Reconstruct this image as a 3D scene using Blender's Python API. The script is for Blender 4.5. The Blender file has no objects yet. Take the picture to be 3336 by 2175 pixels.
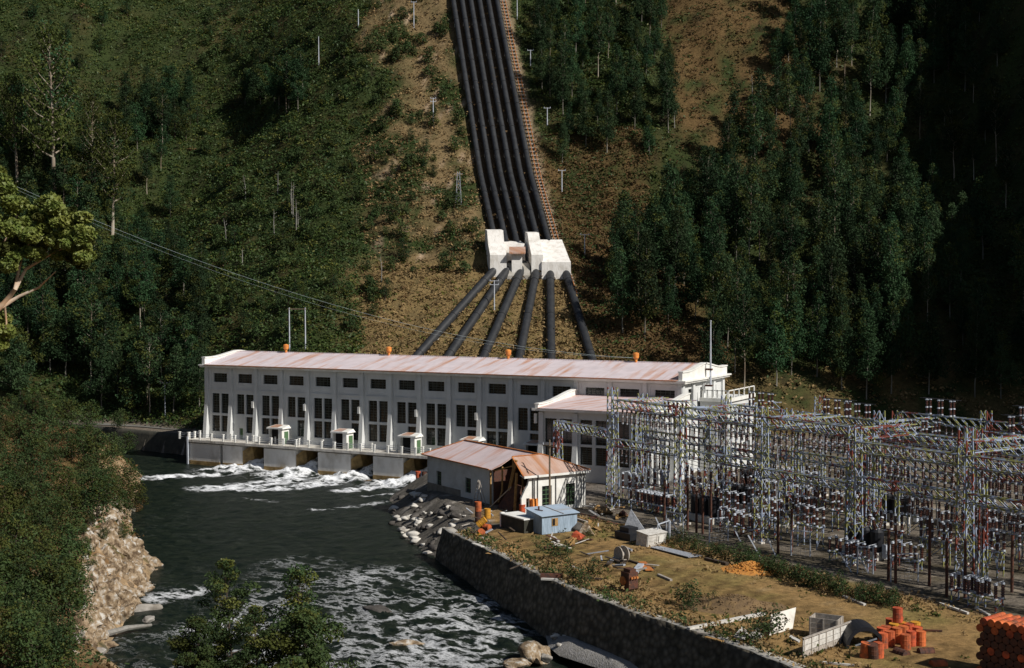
import bpy, math, random
import numpy as np
from mathutils import Vector, Matrix
random.seed(7); rng = np.random.default_rng(7)
sc = bpy.context.scene
COL = sc.collection
# ------------------------------------------------------------------ camera, sky, sun
CAM = np.array([189.62, -209.185, 31.034])
FW = np.array([-0.490774, 0.870521, -0.036514]); RT = np.array([0.871158, 0.490992, -0.003358]); UPV = np.array([-0.015005, 0.033458, 0.999327])
FPX = 4392.97                                   # focal length in pixels of the 3336 px wide photograph
cd = bpy.data.cameras.new('camera'); co = bpy.data.objects.new('camera', cd); COL.objects.link(co)
cd.sensor_width = 36; cd.lens = FPX/3336*36; cd.clip_start = 1; cd.clip_end = 3000
co.matrix_world = Matrix(((RT[0], UPV[0], -FW[0], CAM[0]), (RT[1], UPV[1], -FW[1], CAM[1]), (RT[2], UPV[2], -FW[2], CAM[2]), (0, 0, 0, 1)))
sc.camera = co
SUN_EL = 40.0; SUN_DIR = np.array([0.996, -0.09])  # horizontal direction towards the sun
w = bpy.data.worlds.new('World'); sc.world = w; w.use_nodes = True
nt = w.node_tree; bg = nt.nodes['Background']; sky = nt.nodes.new('ShaderNodeTexSky')
sky.sky_type = 'NISHITA'; sky.sun_disc = False; sky.sun_elevation = math.radians(SUN_EL)
sky.sun_rotation = math.atan2(SUN_DIR[0], SUN_DIR[1])
nt.links.new(sky.outputs[0], bg.inputs[0]); bg.inputs[1].default_value = 0.05
sl = bpy.data.lights.new('sun', 'SUN'); sl.energy = 5.0; sl.angle = math.radians(.5); sl.color = (1, .95, .88)
so = bpy.data.objects.new('sun', sl); COL.objects.link(so)
sv = Vector((SUN_DIR[0], SUN_DIR[1], 0)).normalized()*math.cos(math.radians(SUN_EL)); sv.z = math.sin(math.radians(SUN_EL))
so.rotation_euler = sv.to_track_quat('Z', 'Y').to_euler()
sc.view_settings.view_transform = 'Standard'; sc.view_settings.look = 'None'
sc.view_settings.exposure = 0.02; sc.view_settings.gamma = 1
sc.render.engine = 'CYCLES'

# ------------------------------------------------------------------ small helpers
def tag(o, label=None, cat=None, group=None, kind=None):
    if label: o['label'] = label
    if label and not kind and o.parent is None: kind = 'thing'
    if cat: o['category'] = cat
    if group: o['group'] = group
    if kind: o['kind'] = kind
    return o
def empty(name, loc, label, cat, group=None, rz=0):
    o = bpy.data.objects.new(name, None); COL.objects.link(o); o.location = loc; o.rotation_euler = (0, 0, rz)
    o.empty_display_size = .5
    return tag(o, label, cat, group)
def copy_tree(o, parent=None):
    c = o.copy(); COL.objects.link(c); c.parent = parent
    for ch in list(o.children): copy_tree(ch, c)
    return c
class MB:
    def __init__(s): s.v = []; s.f = []; s.m = []
    def add(s, vs, fs, mi=0):
        n = len(s.v); s.v += [tuple(map(float, p)) for p in vs]; s.f += [tuple(i+n for i in q) for q in fs]; s.m += [mi]*len(fs); return s
    def quad(s, a, b, c, d, mi=0): return s.add([a, b, c, d], [(0, 1, 2, 3)], mi)
    def box(s, x0, x1, y0, y1, z0, z1, mi=0):
        return s.add([(x0,y0,z0),(x1,y0,z0),(x1,y1,z0),(x0,y1,z0),(x0,y0,z1),(x1,y0,z1),(x1,y1,z1),(x0,y1,z1)],
                     [(0,3,2,1),(4,5,6,7),(0,1,5,4),(1,2,6,5),(2,3,7,6),(3,0,4,7)], mi)
    def hexa(s, b, t, mi=0):   # bottom loop (4), top loop (4)
        return s.add(list(b)+list(t), [(3,2,1,0),(4,5,6,7),(0,1,5,4),(1,2,6,5),(2,3,7,6),(3,0,4,7)], mi)
    def slab(s, pts, th, mi=0):  # polygon thickened downwards
        n = len(pts); b = [(p[0], p[1], p[2]-th) for p in pts]
        fs = [tuple(range(n)), tuple(range(2*n-1, n-1, -1))]+[(i, n+i, n+(i+1) % n, (i+1) % n) for i in range(n)]
        return s.add(list(pts)+b, fs, mi)
    def bar(s, p, q, w, h=None, mi=0, up=(0, 0, 1)):
        h = h or w; p = Vector(p); q = Vector(q); d = (q-p)
        if d.length < 1e-6: return s
        d.normalize(); u = Vector(up)
        if abs(d.dot(u)) > .98: u = Vector((1, 0, 0))
        a = d.cross(u).normalized()*w/2; b = d.cross(a).normalized()*h/2
        return s.hexa([p-a-b, p+a-b, p+a+b, p-a+b], [q-a-b, q+a-b, q+a+b, q-a+b], mi)
    def tube(s, pts, r, n=8, mi=0, cap=True):
        pts = [Vector(p) for p in pts]; rs = r if isinstance(r, (list, tuple)) else [r]*len(pts); vs = []; fs = []
        for i, p in enumerate(pts):
            d = (pts[min(i+1, len(pts)-1)]-pts[max(i-1, 0)]).normalized(); u = Vector((0, 0, 1)) if abs(d.z) < .95 else Vector((1, 0, 0))
            a = d.cross(u).normalized(); b = d.cross(a)
            for k in range(n):
                t = 2*math.pi*k/n; vs.append(p+(a*math.cos(t)+b*math.sin(t))*rs[i])
        for i in range(len(pts)-1):
            for k in range(n): fs.append((i*n+k, i*n+(k+1) % n, (i+1)*n+(k+1) % n, (i+1)*n+k))
        if cap: fs += [tuple(range(n)), tuple(range(len(pts)*n-1, (len(pts)-1)*n-1, -1))]
        return s.add(vs, fs, mi)
    def build(s, name, mats, parent=None, smooth=False):
        me = bpy.data.meshes.new(name); me.from_pydata(s.v, [], s.f)
        mats = mats if isinstance(mats, (list, tuple)) else [mats]
        for m in mats: me.materials.append(m)
        if len(mats) > 1: me.polygons.foreach_set('material_index', s.m)
        if smooth: me.polygons.foreach_set('use_smooth', [True]*len(s.f))
        me.update(); o = bpy.data.objects.new(name, me); COL.objects.link(o)
        if parent: o.parent = parent
        return o
def npmesh(name, V, Fq, mats, midx=None, smooth=False, parent=None, link=True):
    me = bpy.data.meshes.new(name); V = np.asarray(V, np.float32); Fq = np.asarray(Fq, np.int32); k = Fq.shape[1]
    me.vertices.add(len(V)); me.vertices.foreach_set('co', V.ravel())
    me.loops.add(Fq.size); me.loops.foreach_set('vertex_index', Fq.ravel())
    me.polygons.add(len(Fq)); me.polygons.foreach_set('loop_start', np.arange(0, Fq.size, k, dtype=np.int32))
    for m in mats: me.materials.append(m)
    if midx is not None: me.polygons.foreach_set('material_index', np.asarray(midx, np.int32))
    if smooth: me.polygons.foreach_set('use_smooth', np.ones(len(Fq), bool))
    me.update(calc_edges=True)
    if not link: return me
    o = bpy.data.objects.new(name, me); COL.objects.link(o)
    if parent: o.parent = parent
    return o
# value noise
_perm = rng.random((64, 64, 16))
def vnoise(x, y, z=0.0, oct=1):
    x = np.asarray(x, float); y = np.asarray(y, float); z = np.asarray(z, float)+0*x; out = 0; amp = 1; tot = 0
    for o in range(oct):
        xi = np.floor(x).astype(int); yi = np.floor(y).astype(int); zi = np.floor(z).astype(int)
        fx = x-xi; fy = y-yi; fz = z-zi; fx = fx*fx*(3-2*fx); fy = fy*fy*(3-2*fy); fz = fz*fz*(3-2*fz)
        g = lambda i, j, k: _perm[(xi+i) % 64, (yi+j) % 64, (zi+k) % 16]
        c = lambda k: (g(0,0,k)*(1-fx)+g(1,0,k)*fx)*(1-fy)+(g(0,1,k)*(1-fx)+g(1,1,k)*fx)*fy
        out = out+amp*(c(0)*(1-fz)+c(1)*fz); tot += amp; amp *= .5; x = x*2.03+11.3; y = y*2.03+5.7; z = z*2.03+3.1
    return out/tot*2-1
def sstep(a, b, x): t = np.clip((np.asarray(x, float)-a)/(b-a), 0, 1); return t*t*(3-2*t)

# ------------------------------------------------------------------ photograph pixel (in the 2380 px wide view) -> point on a level plane
S = 3336/2380
def ray(x, y):
    d = FW*FPX+RT*(x*S-1668)-UPV*(y*S-1087.5); return d/np.linalg.norm(d)
def at(x, y, z=-1.0): d = ray(x, y); t = (z-CAM[2])/d[2]; return CAM+d*t
def proj(P):
    P = np.atleast_2d(P); d = P-CAM; f = d@FW; return np.stack([(1668+FPX*(d@RT)/f)/S, (1087.5-FPX*(d@UPV)/f)/S], 1), f
F2 = np.array([-.491101, .871102]); R2 = np.array([.871102, .491101])
def AB(x, y): x = np.asarray(x)-CAM[0]; y = np.asarray(y)-CAM[1]; return x*R2[0]+y*R2[1], x*F2[0]+y*F2[1]
def XY(a, b): return CAM[0]+a*R2[0]+b*F2[0], CAM[1]+a*R2[1]+b*F2[1]

# ------------------------------------------------------------------ materials
def N(nt, t, **k):
    n = nt.nodes.new(t)
    for a, b in k.items(): setattr(n, a, b)
    return n
def mat(name, c1, c2=None, c3=None, scale=1.0, rough=.8, bump=0.0, bscale=None, metal=0.0, stretch=None, attr=None, objrand=0.0, transl=0.0, spec=.3, detail=4, thr=(.35, .65)):
    m = bpy.data.materials.new(name); m.use_nodes = True; t = m.node_tree; b = t.nodes['Principled BSDF']
    b.inputs['Roughness'].default_value = rough; b.inputs['Metallic'].default_value = metal; b.inputs['Specular IOR Level'].default_value = spec
    b.inputs['Base Color'].default_value = (*c1, 1)
    geo = N(t, 'ShaderNodeNewGeometry'); mp = N(t, 'ShaderNodeMapping'); t.links.new(geo.outputs['Position'], mp.inputs[0])
    if stretch: mp.inputs['Scale'].default_value = stretch
    col = None
    if c2:
        no = N(t, 'ShaderNodeTexNoise'); no.inputs['Scale'].default_value = scale; no.inputs['Detail'].default_value = detail; no.inputs['Roughness'].default_value = .6
        t.links.new(mp.outputs[0], no.inputs[0]); cr = N(t, 'ShaderNodeValToRGB'); t.links.new(no.outputs[0], cr.inputs[0])
        e = cr.color_ramp.elements; e[0].position = thr[0]; e[1].position = thr[1]; e[0].color = (*c1, 1); e[1].color = (*c2, 1)
        if c3:
            x = cr.color_ramp.elements.new(min(.98, thr[1]+.12)); x.color = (*c3, 1)
        col = cr.outputs[0]
        t.links.new(col, b.inputs['Base Color'])
    if objrand:
        oi = N(t, 'ShaderNodeObjectInfo'); hs = N(t, 'ShaderNodeHueSaturation'); ma = N(t, 'ShaderNodeMapRange'); t.links.new(oi.outputs['Random'], ma.inputs[0])
        ma.inputs[3].default_value = 1-objrand; ma.inputs[4].default_value = 1+objrand; t.links.new(ma.outputs[0], hs.inputs['Value'])
        ml = N(t, 'ShaderNodeMath', operation='MULTIPLY'); ml.inputs[1].default_value = 7.31; t.links.new(oi.outputs['Random'], ml.inputs[0])
        fr = N(t, 'ShaderNodeMath', operation='FRACT'); t.links.new(ml.outputs[0], fr.inputs[0])
        mh = N(t, 'ShaderNodeMapRange'); t.links.new(fr.outputs[0], mh.inputs[0]); mh.inputs[3].default_value = .5-.06*objrand; mh.inputs[4].default_value = .5+.05*objrand; t.links.new(mh.outputs[0], hs.inputs['Hue'])
        if col: t.links.new(col, hs.inputs['Color'])
        else: hs.inputs['Color'].default_value = (*c1, 1)
        t.links.new(hs.outputs[0], b.inputs['Base Color'])
    if bump:
        n2 = N(t, 'ShaderNodeTexNoise'); n2.inputs['Scale'].default_value = bscale or scale*4; n2.inputs['Detail'].default_value = 5
        t.links.new(mp.outputs[0], n2.inputs[0]); bp = N(t, 'ShaderNodeBump'); bp.inputs['Strength'].default_value = 1; bp.inputs['Distance'].default_value = bump
        t.links.new(n2.outputs[0], bp.inputs['Height']); t.links.new(bp.outputs[0], b.inputs['Normal'])
    if transl:
        tr = N(t, 'ShaderNodeBsdfTranslucent'); mx = N(t, 'ShaderNodeMixShader'); mx.inputs[0].default_value = transl
        src = b.inputs['Base Color'].links[0].from_socket if b.inputs['Base Color'].links else None
        if src: t.links.new(src, tr.inputs[0])
        else: tr.inputs[0].default_value = (*c1, 1)
        t.links.new(b.outputs[0], mx.inputs[1]); t.links.new(tr.outputs[0], mx.inputs[2]); t.links.new(mx.outputs[0], t.nodes['Material Output'].inputs[0])
    return m
M = {}
M['white'] = mat('painted_render', (.62,.63,.62), (.5,.51,.5), (.4,.38,.34), scale=.35, rough=.85, bump=.02, bscale=3, thr=(.3,.72))
M['trim'] = mat('white_trim', (.78,.78,.75), (.66,.65,.6), scale=.8, rough=.7)
M['concrete'] = mat('concrete', (.42,.4,.36), (.3,.28,.24), (.2,.15,.09), scale=.5, rough=.9, bump=.04, bscale=4, thr=(.35,.6))
M['anchor'] = mat('bleached_white_concrete', (.76,.74,.7), (.58,.55,.5), (.36,.32,.27), scale=.8, rough=.9, bump=.05, bscale=3, stretch=(1,1,.45), thr=(.45,.66))
M['palecon'] = mat('weathered_pale_concrete', (.62,.59,.53), (.42,.39,.34), (.25,.22,.18), scale=.7, rough=.9, bump=.04, bscale=3, stretch=(1,1,.5), thr=(.4,.62))
M['wetcon'] = mat('wet_stained_concrete', (.4,.27,.11), (.18,.12,.05), scale=.8, rough=.5, bump=.05)
M['glass'] = mat('dark_window_glass', (.01,.012,.012), (.055,.062,.056), scale=.45, rough=.12, spec=.5, thr=(.45,.75))
M['muntin'] = mat('window_bar', (.075,.085,.075), rough=.6)
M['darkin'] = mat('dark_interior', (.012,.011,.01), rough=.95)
def roofmat(name, base, rust, ridge_dir, amount=.62, pitch=.25):
    m = mat(name, base, tuple(c*.86 for c in base), scale=.5, rough=.55, spec=.4)
    t = m.node_tree; b = t.nodes['Principled BSDF']; geo = N(t, 'ShaderNodeNewGeometry'); mp = N(t, 'ShaderNodeMapping'); t.links.new(geo.outputs['Position'], mp.inputs[0])
    mp.inputs['Rotation'].default_value = (0, 0, -ridge_dir)
    st = N(t, 'ShaderNodeMapping'); t.links.new(mp.outputs[0], st.inputs[0]); st.inputs['Scale'].default_value = (1.1, .12, .12)
    n = N(t, 'ShaderNodeTexNoise'); n.inputs['Scale'].default_value = .8; n.inputs['Detail'].default_value = 5; t.links.new(st.outputs[0], n.inputs[0])
    cr = N(t, 'ShaderNodeValToRGB'); cr.color_ramp.elements[0].position = amount-.16; cr.color_ramp.elements[1].position = amount+.1; t.links.new(n.outputs[0], cr.inputs[0])
    mx = N(t, 'ShaderNodeMixRGB'); src = b.inputs['Base Color'].links[0].from_socket; t.links.new(cr.outputs[0], mx.inputs[0]); t.links.new(src, mx.inputs[1]); mx.inputs[2].default_value = (*rust, 1)
    t.links.new(mx.outputs[0], b.inputs['Base Color'])
    wv = N(t, 'ShaderNodeTexWave'); wv.wave_profile = 'SIN'; wv.bands_direction = 'X'; wv.inputs['Scale'].default_value = 1/pitch*.314; t.links.new(mp.outputs[0], wv.inputs[0])
    bp = N(t, 'ShaderNodeBump'); bp.inputs['Distance'].default_value = .03; bp.inputs['Strength'].default_value = .6; t.links.new(wv.outputs[0], bp.inputs['Height']); t.links.new(bp.outputs[0], b.inputs['Normal'])
    return m
M['roof'] = roofmat('rusting_pale_iron_roof', (.68,.6,.62), (.5,.22,.1), 0.0, .66, .5)
HANG = math.radians(-28.0)
M['roofh'] = roofmat('rusting_pink_iron_roof', (.66,.55,.55), (.5,.22,.12), HANG, .64, .5)
M['roofh2'] = roofmat('brown_rusted_iron_roof', (.47,.33,.27), (.38,.18,.09), HANG+math.pi/2, .56, .5)
M['rust'] = mat('orange_rust', (.5,.19,.05), (.28,.09,.03), scale=2, rough=.8)
M['darkrust'] = mat('dark_rusty_iron', (.12,.045,.025), (.05,.03,.025), scale=3, rough=.8, bump=.02)
M['orange'] = mat('orange_paint', (.55,.12,.04), (.34,.08,.03), (.16,.06,.035), scale=1.3, rough=.7, thr=(.4,.56), objrand=.12, bump=.02, bscale=3)
M['vent'] = mat('orange_vent_paint', (.75,.28,.05), (.5,.17,.05), scale=2, rough=.6)
M['yellow'] = mat('yellow_paint', (.62,.3,.03), (.4,.2,.03), scale=3, rough=.6)
M['pipe'] = mat('grey_black_pipe_paint', (.03,.032,.035), (.018,.019,.021), (.055,.042,.032), scale=.6, rough=.5, spec=.4, bump=.02)
M['timber'] = mat('weathered_timber', (.42,.38,.33), (.25,.22,.19), scale=3, rough=.9)
M['newtimber'] = mat('tan_timber', (.42,.26,.1), (.25,.14,.05), scale=3, rough=.9)
M['blueiron'] = roofmat('pale_blue_corrugated_iron', (.36,.45,.55), (.3,.3,.3), HANG, .66, .3)
M['bluewall'] = mat('blue_grey_iron_wall', (.33,.42,.52), (.2,.26,.32), scale=1.5, rough=.6, stretch=(3,3,.4))
M['galv'] = mat('galvanised_steel', (.4,.42,.46), (.22,.24,.27), scale=4, rough=.5, metal=.1)
M['polewhite'] = mat('pale_pole_paint', (.52,.56,.62), (.38,.4,.44), scale=1, rough=.6)
M['polebrown'] = mat('brown_weathered_pole', (.22,.17,.12), (.12,.09,.06), scale=2, rough=.9)
M['green'] = mat('green_door_paint', (.08,.15,.07), rough=.7)
M['brown'] = mat('brown_porcelain', (.065,.02,.01), (.035,.012,.007), scale=4, rough=.3, spec=.6)
M['cap'] = mat('pale_insulator_cap', (.5,.54,.6), (.36,.39,.44), scale=6, rough=.35)
M['tank'] = mat('dark_blue_black_tank', (.012,.014,.02), (.02,.02,.022), scale=2, rough=.45)
M['wire'] = mat('pale_cable', (.3,.36,.38), rough=.5)
M['darkwire'] = mat('dark_cable', (.06,.06,.06), rough=.6)
M['bark'] = mat('dark_bark', (.08,.06,.045), (.04,.03,.022), scale=2, rough=.95)
M['palebark'] = mat('pale_gum_bark', (.34,.31,.25), (.17,.12,.08), scale=.5, rough=.85, stretch=(1,1,.3))
M['greybark'] = mat('grey_trunk_bark', (.2,.19,.16), (.09,.08,.06), scale=.6, rough=.9, stretch=(1,1,.3))
M['deadwood'] = mat('bleached_dead_wood', (.28,.27,.25), (.15,.14,.12), scale=1, rough=.9)
M['leaf'] = mat('forest_leaf', (.02,.045,.02), (.034,.066,.026), scale=.25, rough=.8, objrand=.45, transl=.2, spec=.12)
M['leaf2'] = mat('olive_leaf', (.042,.056,.014), (.066,.078,.018), scale=.5, rough=.8, objrand=.3, transl=.2, spec=.12)
M['leaf3'] = mat('bright_green_leaf', (.12,.17,.035), (.2,.22,.05), scale=1.2, rough=.55, objrand=.1, transl=.2, spec=.3)
M['leaf4'] = mat('bush_leaf', (.03,.055,.02), (.055,.085,.025), scale=.5, rough=.7, objrand=.25, transl=.2, spec=.15)
M['redleaf'] = mat('russet_leaf', (.085,.04,.012), (.08,.06,.018), scale=.4, rough=.6, transl=.2)
M['fern'] = mat('green_fern', (.026,.056,.014), (.05,.08,.016), scale=.12, rough=.6, transl=.2)
M['fern2'] = mat('yellow_green_fern', (.075,.095,.016), (.11,.11,.02), scale=.3, rough=.6, transl=.2)
M['bracken'] = mat('brown_bracken', (.13,.072,.026), (.075,.048,.018), scale=.4, rough=.8, transl=.15)
M['dry'] = mat('dry_grass_blades', (.28,.19,.085), (.17,.115,.05), scale=.5, rough=.85, transl=.15)
M['rock'] = mat('tan_river_rock', (.09,.06,.035), (.27,.2,.125), (.44,.42,.38), scale=1.1, rough=.9, bump=.2, bscale=2.2, thr=(.38,.52), detail=8)
M['greyrock'] = mat('grey_river_rock', (.36,.34,.31), (.2,.18,.15), scale=.6, rough=.85, bump=.1, bscale=2)
M['darkrock'] = mat('dark_wet_rubble', (.05,.045,.04), (.1,.09,.08), scale=.6, rough=.8, bump=.12, bscale=1.5)
M['ochre'] = mat('ochre_broken_brick', (.55,.25,.05), (.38,.16,.04), scale=3, rough=.9, bump=.04)
M['soil'] = mat('brown_soil', (.2,.13,.06), (.13,.085,.045), scale=1.5, rough=.95, bump=.08, bscale=5)

# ------------------------------------------------------------------ ground plan
A2 = lambda x, y, z=-1.0: tuple(at(x, y, z)[:2])
WALL = [A2(1045,1238), A2(1140,1283), A2(1255,1338), A2(1360,1382), A2(1462,1421), A2(1560,1452), A2(1660,1484), A2(1780,1530), A2(1960,1600), A2(2250,1700)]
SHORE = [(66,-5.5), A2(985,1112,-5), A2(905,1150,-5), A2(898,1190,-5), A2(915,1220,-5), A2(940,1252,-5), A2(975,1286,-5)]
LEFTS = [A2(240,1530,-6.2), A2(300,1440,-5.9), A2(350,1370,-5.6), A2(368,1312,-5.3), A2(320,1250,-5.1), A2(308,1200,-5), A2(335,1105,-5), A2(300,1075,-5), A2(100,1060,-5), A2(-400,1030,-5)]
FARUP = [A2(-400,968), A2(0,975), A2(225,993), A2(443,1014), (-1.5,-3.6), (-1.5,3), (66,3)]
RIVER = FARUP+SHORE+WALL+[XY(120,78), XY(220,30), XY(220,-10), XY(90,45), XY(40,72), XY(5,90), XY(-22,108)]+LEFTS
seg_kind = []    # 0 steep far wall, 1 gentle rubble, 2 near bank
nF, nS, nW = len(FARUP), len(SHORE), len(WALL)
for i in range(len(RIVER)):
    if i < nF: seg_kind.append(0)
    elif i < nF+nS: seg_kind.append(1)
    elif i < nF+nS+nW+1: seg_kind.append(0)
    else: seg_kind.append(2)
seg_kind[-1] = 0
RP = np.array(RIVER)
def river_info(x, y):
    x = np.asarray(x, float).ravel(); y = np.asarray(y, float).ravel(); best = np.full(x.shape, 1e9); kind = np.zeros(x.shape, int); ins = np.zeros(x.shape, bool); n = len(RP)
    for i in range(n):
        p = RP[i]; q = RP[(i+1) % n]; d = q-p; t = np.clip(((x-p[0])*d[0]+(y-p[1])*d[1])/(d@d), 0, 1)
        dd = np.hypot(x-p[0]-t*d[0], y-p[1]-t*d[1]); k = dd < best; best = np.where(k, dd, best); kind = np.where(k, seg_kind[i], kind)
        c = (p[1] > y) != (q[1] > y)
        with np.errstate(divide='ignore', invalid='ignore'): xi = (q[0]-p[0])*(y-p[1])/(q[1]-p[1])+p[0]
        ins ^= c & (x < xi)
    return best, kind, ins
def zwater(x, y): return -5.0-np.clip(.05*((np.asarray(x)-97)*.78-(np.asarray(y)+61)*.62), 0, 3)
def pena(b): return 3.7-(np.asarray(b)-336)*.17        # centre line of the penstocks, sideways
HB = [-60, 0, 52, 60, 90, 148, 280, 420]; HZ = [-1, -1, 33, 37, 60, 121, 225, 320]
def terrain(x, y):
    sh = np.shape(x); x = np.asarray(x, float).ravel(); y = np.asarray(y, float).ravel(); a, b = AB(x, y)
    off = 36*sstep(40, 100, -a); d = b-278-off; h = np.interp(d, HB, HZ)
    u = a-pena(b); pen = sstep(6, 15, np.abs(u-1.5)); fan = sstep(0, 16, np.abs(a+6)-22)
    msk = np.where(b < 336, fan, pen)*sstep(2, 45, d)
    h = h+msk*(vnoise(a/26, b/26, 0, 3)*6.5+vnoise(a/7, b/7, 3, 2)*1.6+sstep(20, 120, np.abs(a))*vnoise(a/60, b/90, 7, 2)*8)
    h = h+sstep(121, 206, a)*145*sstep(150, 215, b)  # ridge mostly beyond the right edge, added to shade the right forest
    h = h+np.where(d < 2, vnoise(a/9, b/9, 1, 2)*.12, 0)
    h = np.maximum(h, np.where(b > 200, -1.1, -9))
    bd, kd, ins = river_info(x, y); zw = zwater(x, y)
    far = np.where(kd == 1, zw-.3+bd*.62+vnoise(x/2.5, y/2.5, 2, 3)*.7, np.where(bd < .5, zw-1, h)); far = np.minimum(far, h)
    rise = np.minimum(bd*1.0, 6.5+np.clip(bd-6.5, 0, 200)*.17)+sstep(40, 120, -a)*np.clip(bd-5, 0, 60)*.22
    near = zw-.4+rise+(vnoise(x/7, y/7, 5, 3)*1.8+vnoise(x/2, y/2, 6, 2)*.5)*sstep(0, 6, bd)
    isnear = (kd == 2)
    # upstream far bank also belongs to the hill side
    out = np.where(isnear, near, far)
    bed = zw-.4-np.minimum(bd*.5, 3)
    return np.where(ins, bed, out).reshape(sh)
def T1(x, y): return float(terrain(np.array([x]), np.array([y]))[0])
def hit(x, y, bmin=100, bmax=620):                # where the line of sight through a pixel of the photograph meets the ground
    d = ray(x, y); hor = d@np.array([*F2, 0]); ts = np.arange(bmin, bmax, .5)/hor; P = CAM+ts[:, None]*d
    h = terrain(P[:, 0], P[:, 1]); k = np.argmax(P[:, 2] < h)
    q = P[k]; return np.array([q[0], q[1], float(h[k])])

# terrain mesh
aa = np.unique(np.concatenate([np.arange(-240, -110, 4.), np.arange(-110, 100, 1.3), np.arange(100, 250, 4.)]))
bb = np.unique(np.concatenate([np.arange(-30, 60, 4.), np.arange(60, 300, 1.3), np.arange(300, 450, 2.2), np.arange(450, 690, 6.)]))
GA, GB = np.meshgrid(aa, bb); GX, GY = XY(GA, GB); GZ = terrain(GX, GY)
V = np.stack([GX, GY, GZ], -1).reshape(-1, 3); na, nb = len(aa), len(bb)
ii = (np.arange(nb-1)[:, None]*na+np.arange(na-1)[None, :]).ravel(); Fq = np.stack([ii, ii+1, ii+na+1, ii+na], 1)
def mixc(c, c2, k): return c*(1-k[:, None])+np.array(c2)*k[:, None]
def ground_colour(x, y, z):
    a, b = AB(x, y); u = a-pena(b); n1 = vnoise(x/6, y/6, z/6, 4); n2 = vnoise(x/1.8, y/1.8, z/3+4, 3); n3 = vnoise(a/18, b/18, 9, 3)
    c = np.tile(np.array([.03, .042, .013]), (len(x), 1)); c = mixc(c, (.055, .045, .018), sstep(-.1, .5, n1)); c = mixc(c, (.02, .018, .01), sstep(.1, .6, n2))
    flat = (z < 0) & (b < 330); d = b-278-36*sstep(40, 100, -a)
    dry = sstep(-40, -26, u)*sstep(-5, -9, -np.abs(u+8)-0*u)  # placeholder shape, refined below
    strip = sstep(-38+14*n3, -22+14*n3, u)*(1-sstep(-6, -4, u))*sstep(8, 30, d)
    c = mixc(c, (.15, .108, .054), strip*sstep(-.3, .15, n1+n3*.6)); c = mixc(c, (.34, .25, .17), strip*sstep(.3, .55, n2))
    fan = (1-sstep(24, 38, np.abs(a+6+4*n3)))*(1-sstep(334, 340, b))*sstep(1, 4, d)
    c = mixc(c, (.17, .12, .052), fan*sstep(-.6, .1, n1+.2)); c = mixc(c, (.1, .075, .035), fan*sstep(.0, .4, n2))
    bed = (1-sstep(7.2, 8.2, np.abs(u)))*sstep(334, 338, b); c = mixc(c, (.09, .06, .035), bed)
    trk = (1-sstep(1.6, 2.4, np.abs(u-9.1)))*sstep(334, 338, b); c = mixc(c, (.26, .19, .12), trk*.7)
    gap = sstep(10, 12, u)*(1-sstep(34, 44, u+8*n3))*(1-sstep(372, 385, b))+sstep(44, 50, a+5*n3)*(1-sstep(86, 94, a+5*n3))*sstep(368, 380, b)
    c = mixc(c, (.1, .064, .027), np.clip(gap, 0, 1)*sstep(-.3, .3, n1+.15))
    low = sstep(30, 38, a)*(1-sstep(16, 26, d+6*n3))*sstep(-.5, 1, d); c = mixc(c, (.12, .085, .036), low*sstep(-.3, .4, n1+.05)*.8)
    # yard
    p = (x-107.9)*.885-(y+35.1)*.465; q = (x-107.9)*.465+(y+35.1)*.885
    yc = np.tile(np.array([.26, .165, .068]), (len(x), 1)); yc = mixc(yc, (.16, .14, .045), sstep(-.1, .5, n1)*.7); yc = mixc(yc, (.33, .25, .14), sstep(.25, .7, n2)*.6)
    for q0 in (-18.2, -20.6, -23.4, -25.5): yc = mixc(yc, (.105, .068, .028), (1-sstep(.3, .8, np.abs(q-q0-1.4*vnoise(p/14, p*0, 2, 2)+.02*p)))*sstep(-10, 4, p)*.9*sstep(-.6, .1, n1+.3))
    sw = sstep(-8.5, -6.5, q+.8*n1)*sstep(-16, -10, p+2*q*.3); sc_ = np.tile(np.array([.17, .145, .115]), (len(x), 1)); sc_ = mixc(sc_, (.09, .075, .05), sstep(-.2, .3, vnoise(q/1.8, p/16, 3, 3))); sc_ = mixc(sc_, (.3, .25, .19), sstep(.28, .5, vnoise(q/1.3, p/22, 5, 3))*.8)
    yc = yc*(1-sw[:, None])+sc_*sw[:, None]
    rub = (1-sstep(4, 12, p+18+3*n1))*(q < 30); yc = mixc(yc, (.14, .125, .11), np.clip(rub, 0, 1)*.85)
    nr = sstep(0, 3, p+20)*0
    c = np.where(flat[:, None], yc, c)
    bd, kd, ins = river_info(x, y)
    rb = (kd == 1) & (bd < 9) | ins; rc = np.tile(np.array([.11, .1, .085]), (len(x), 1)); rc = mixc(rc, (.32, .29, .25), sstep(.2, .45, n2)); c = np.where((rb & (b < 300))[:, None], rc, c)
    nb_ = (kd == 2) & ~ins; nc = np.tile(np.array([.17, .1, .045]), (len(x), 1)); nc = mixc(nc, (.06, .06, .02), sstep(-.1, .3, n1)); nc = mixc(nc, (.34, .24, .14), (1-sstep(5, 9, bd))*sstep(-.3, .1, n2)); c = np.where(nb_[:, None], nc, c)
    return c
ter = npmesh('terrain', V, Fq, [], smooth=True); ter['kind'] = 'structure'
col = ground_colour(V[:, 0], V[:, 1], V[:, 2]); ca = ter.data.color_attributes.new('ground', 'FLOAT_COLOR', 'POINT')
ca.data.foreach_set('color', np.concatenate([col, np.ones((len(col), 1))], 1).astype(np.float32).ravel())
m = bpy.data.materials.new('ground'); m.use_nodes = True; t = m.node_tree; b_ = t.nodes['Principled BSDF']; b_.inputs['Roughness'].default_value = .95; b_.inputs['Specular IOR Level'].default_value = .1
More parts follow.
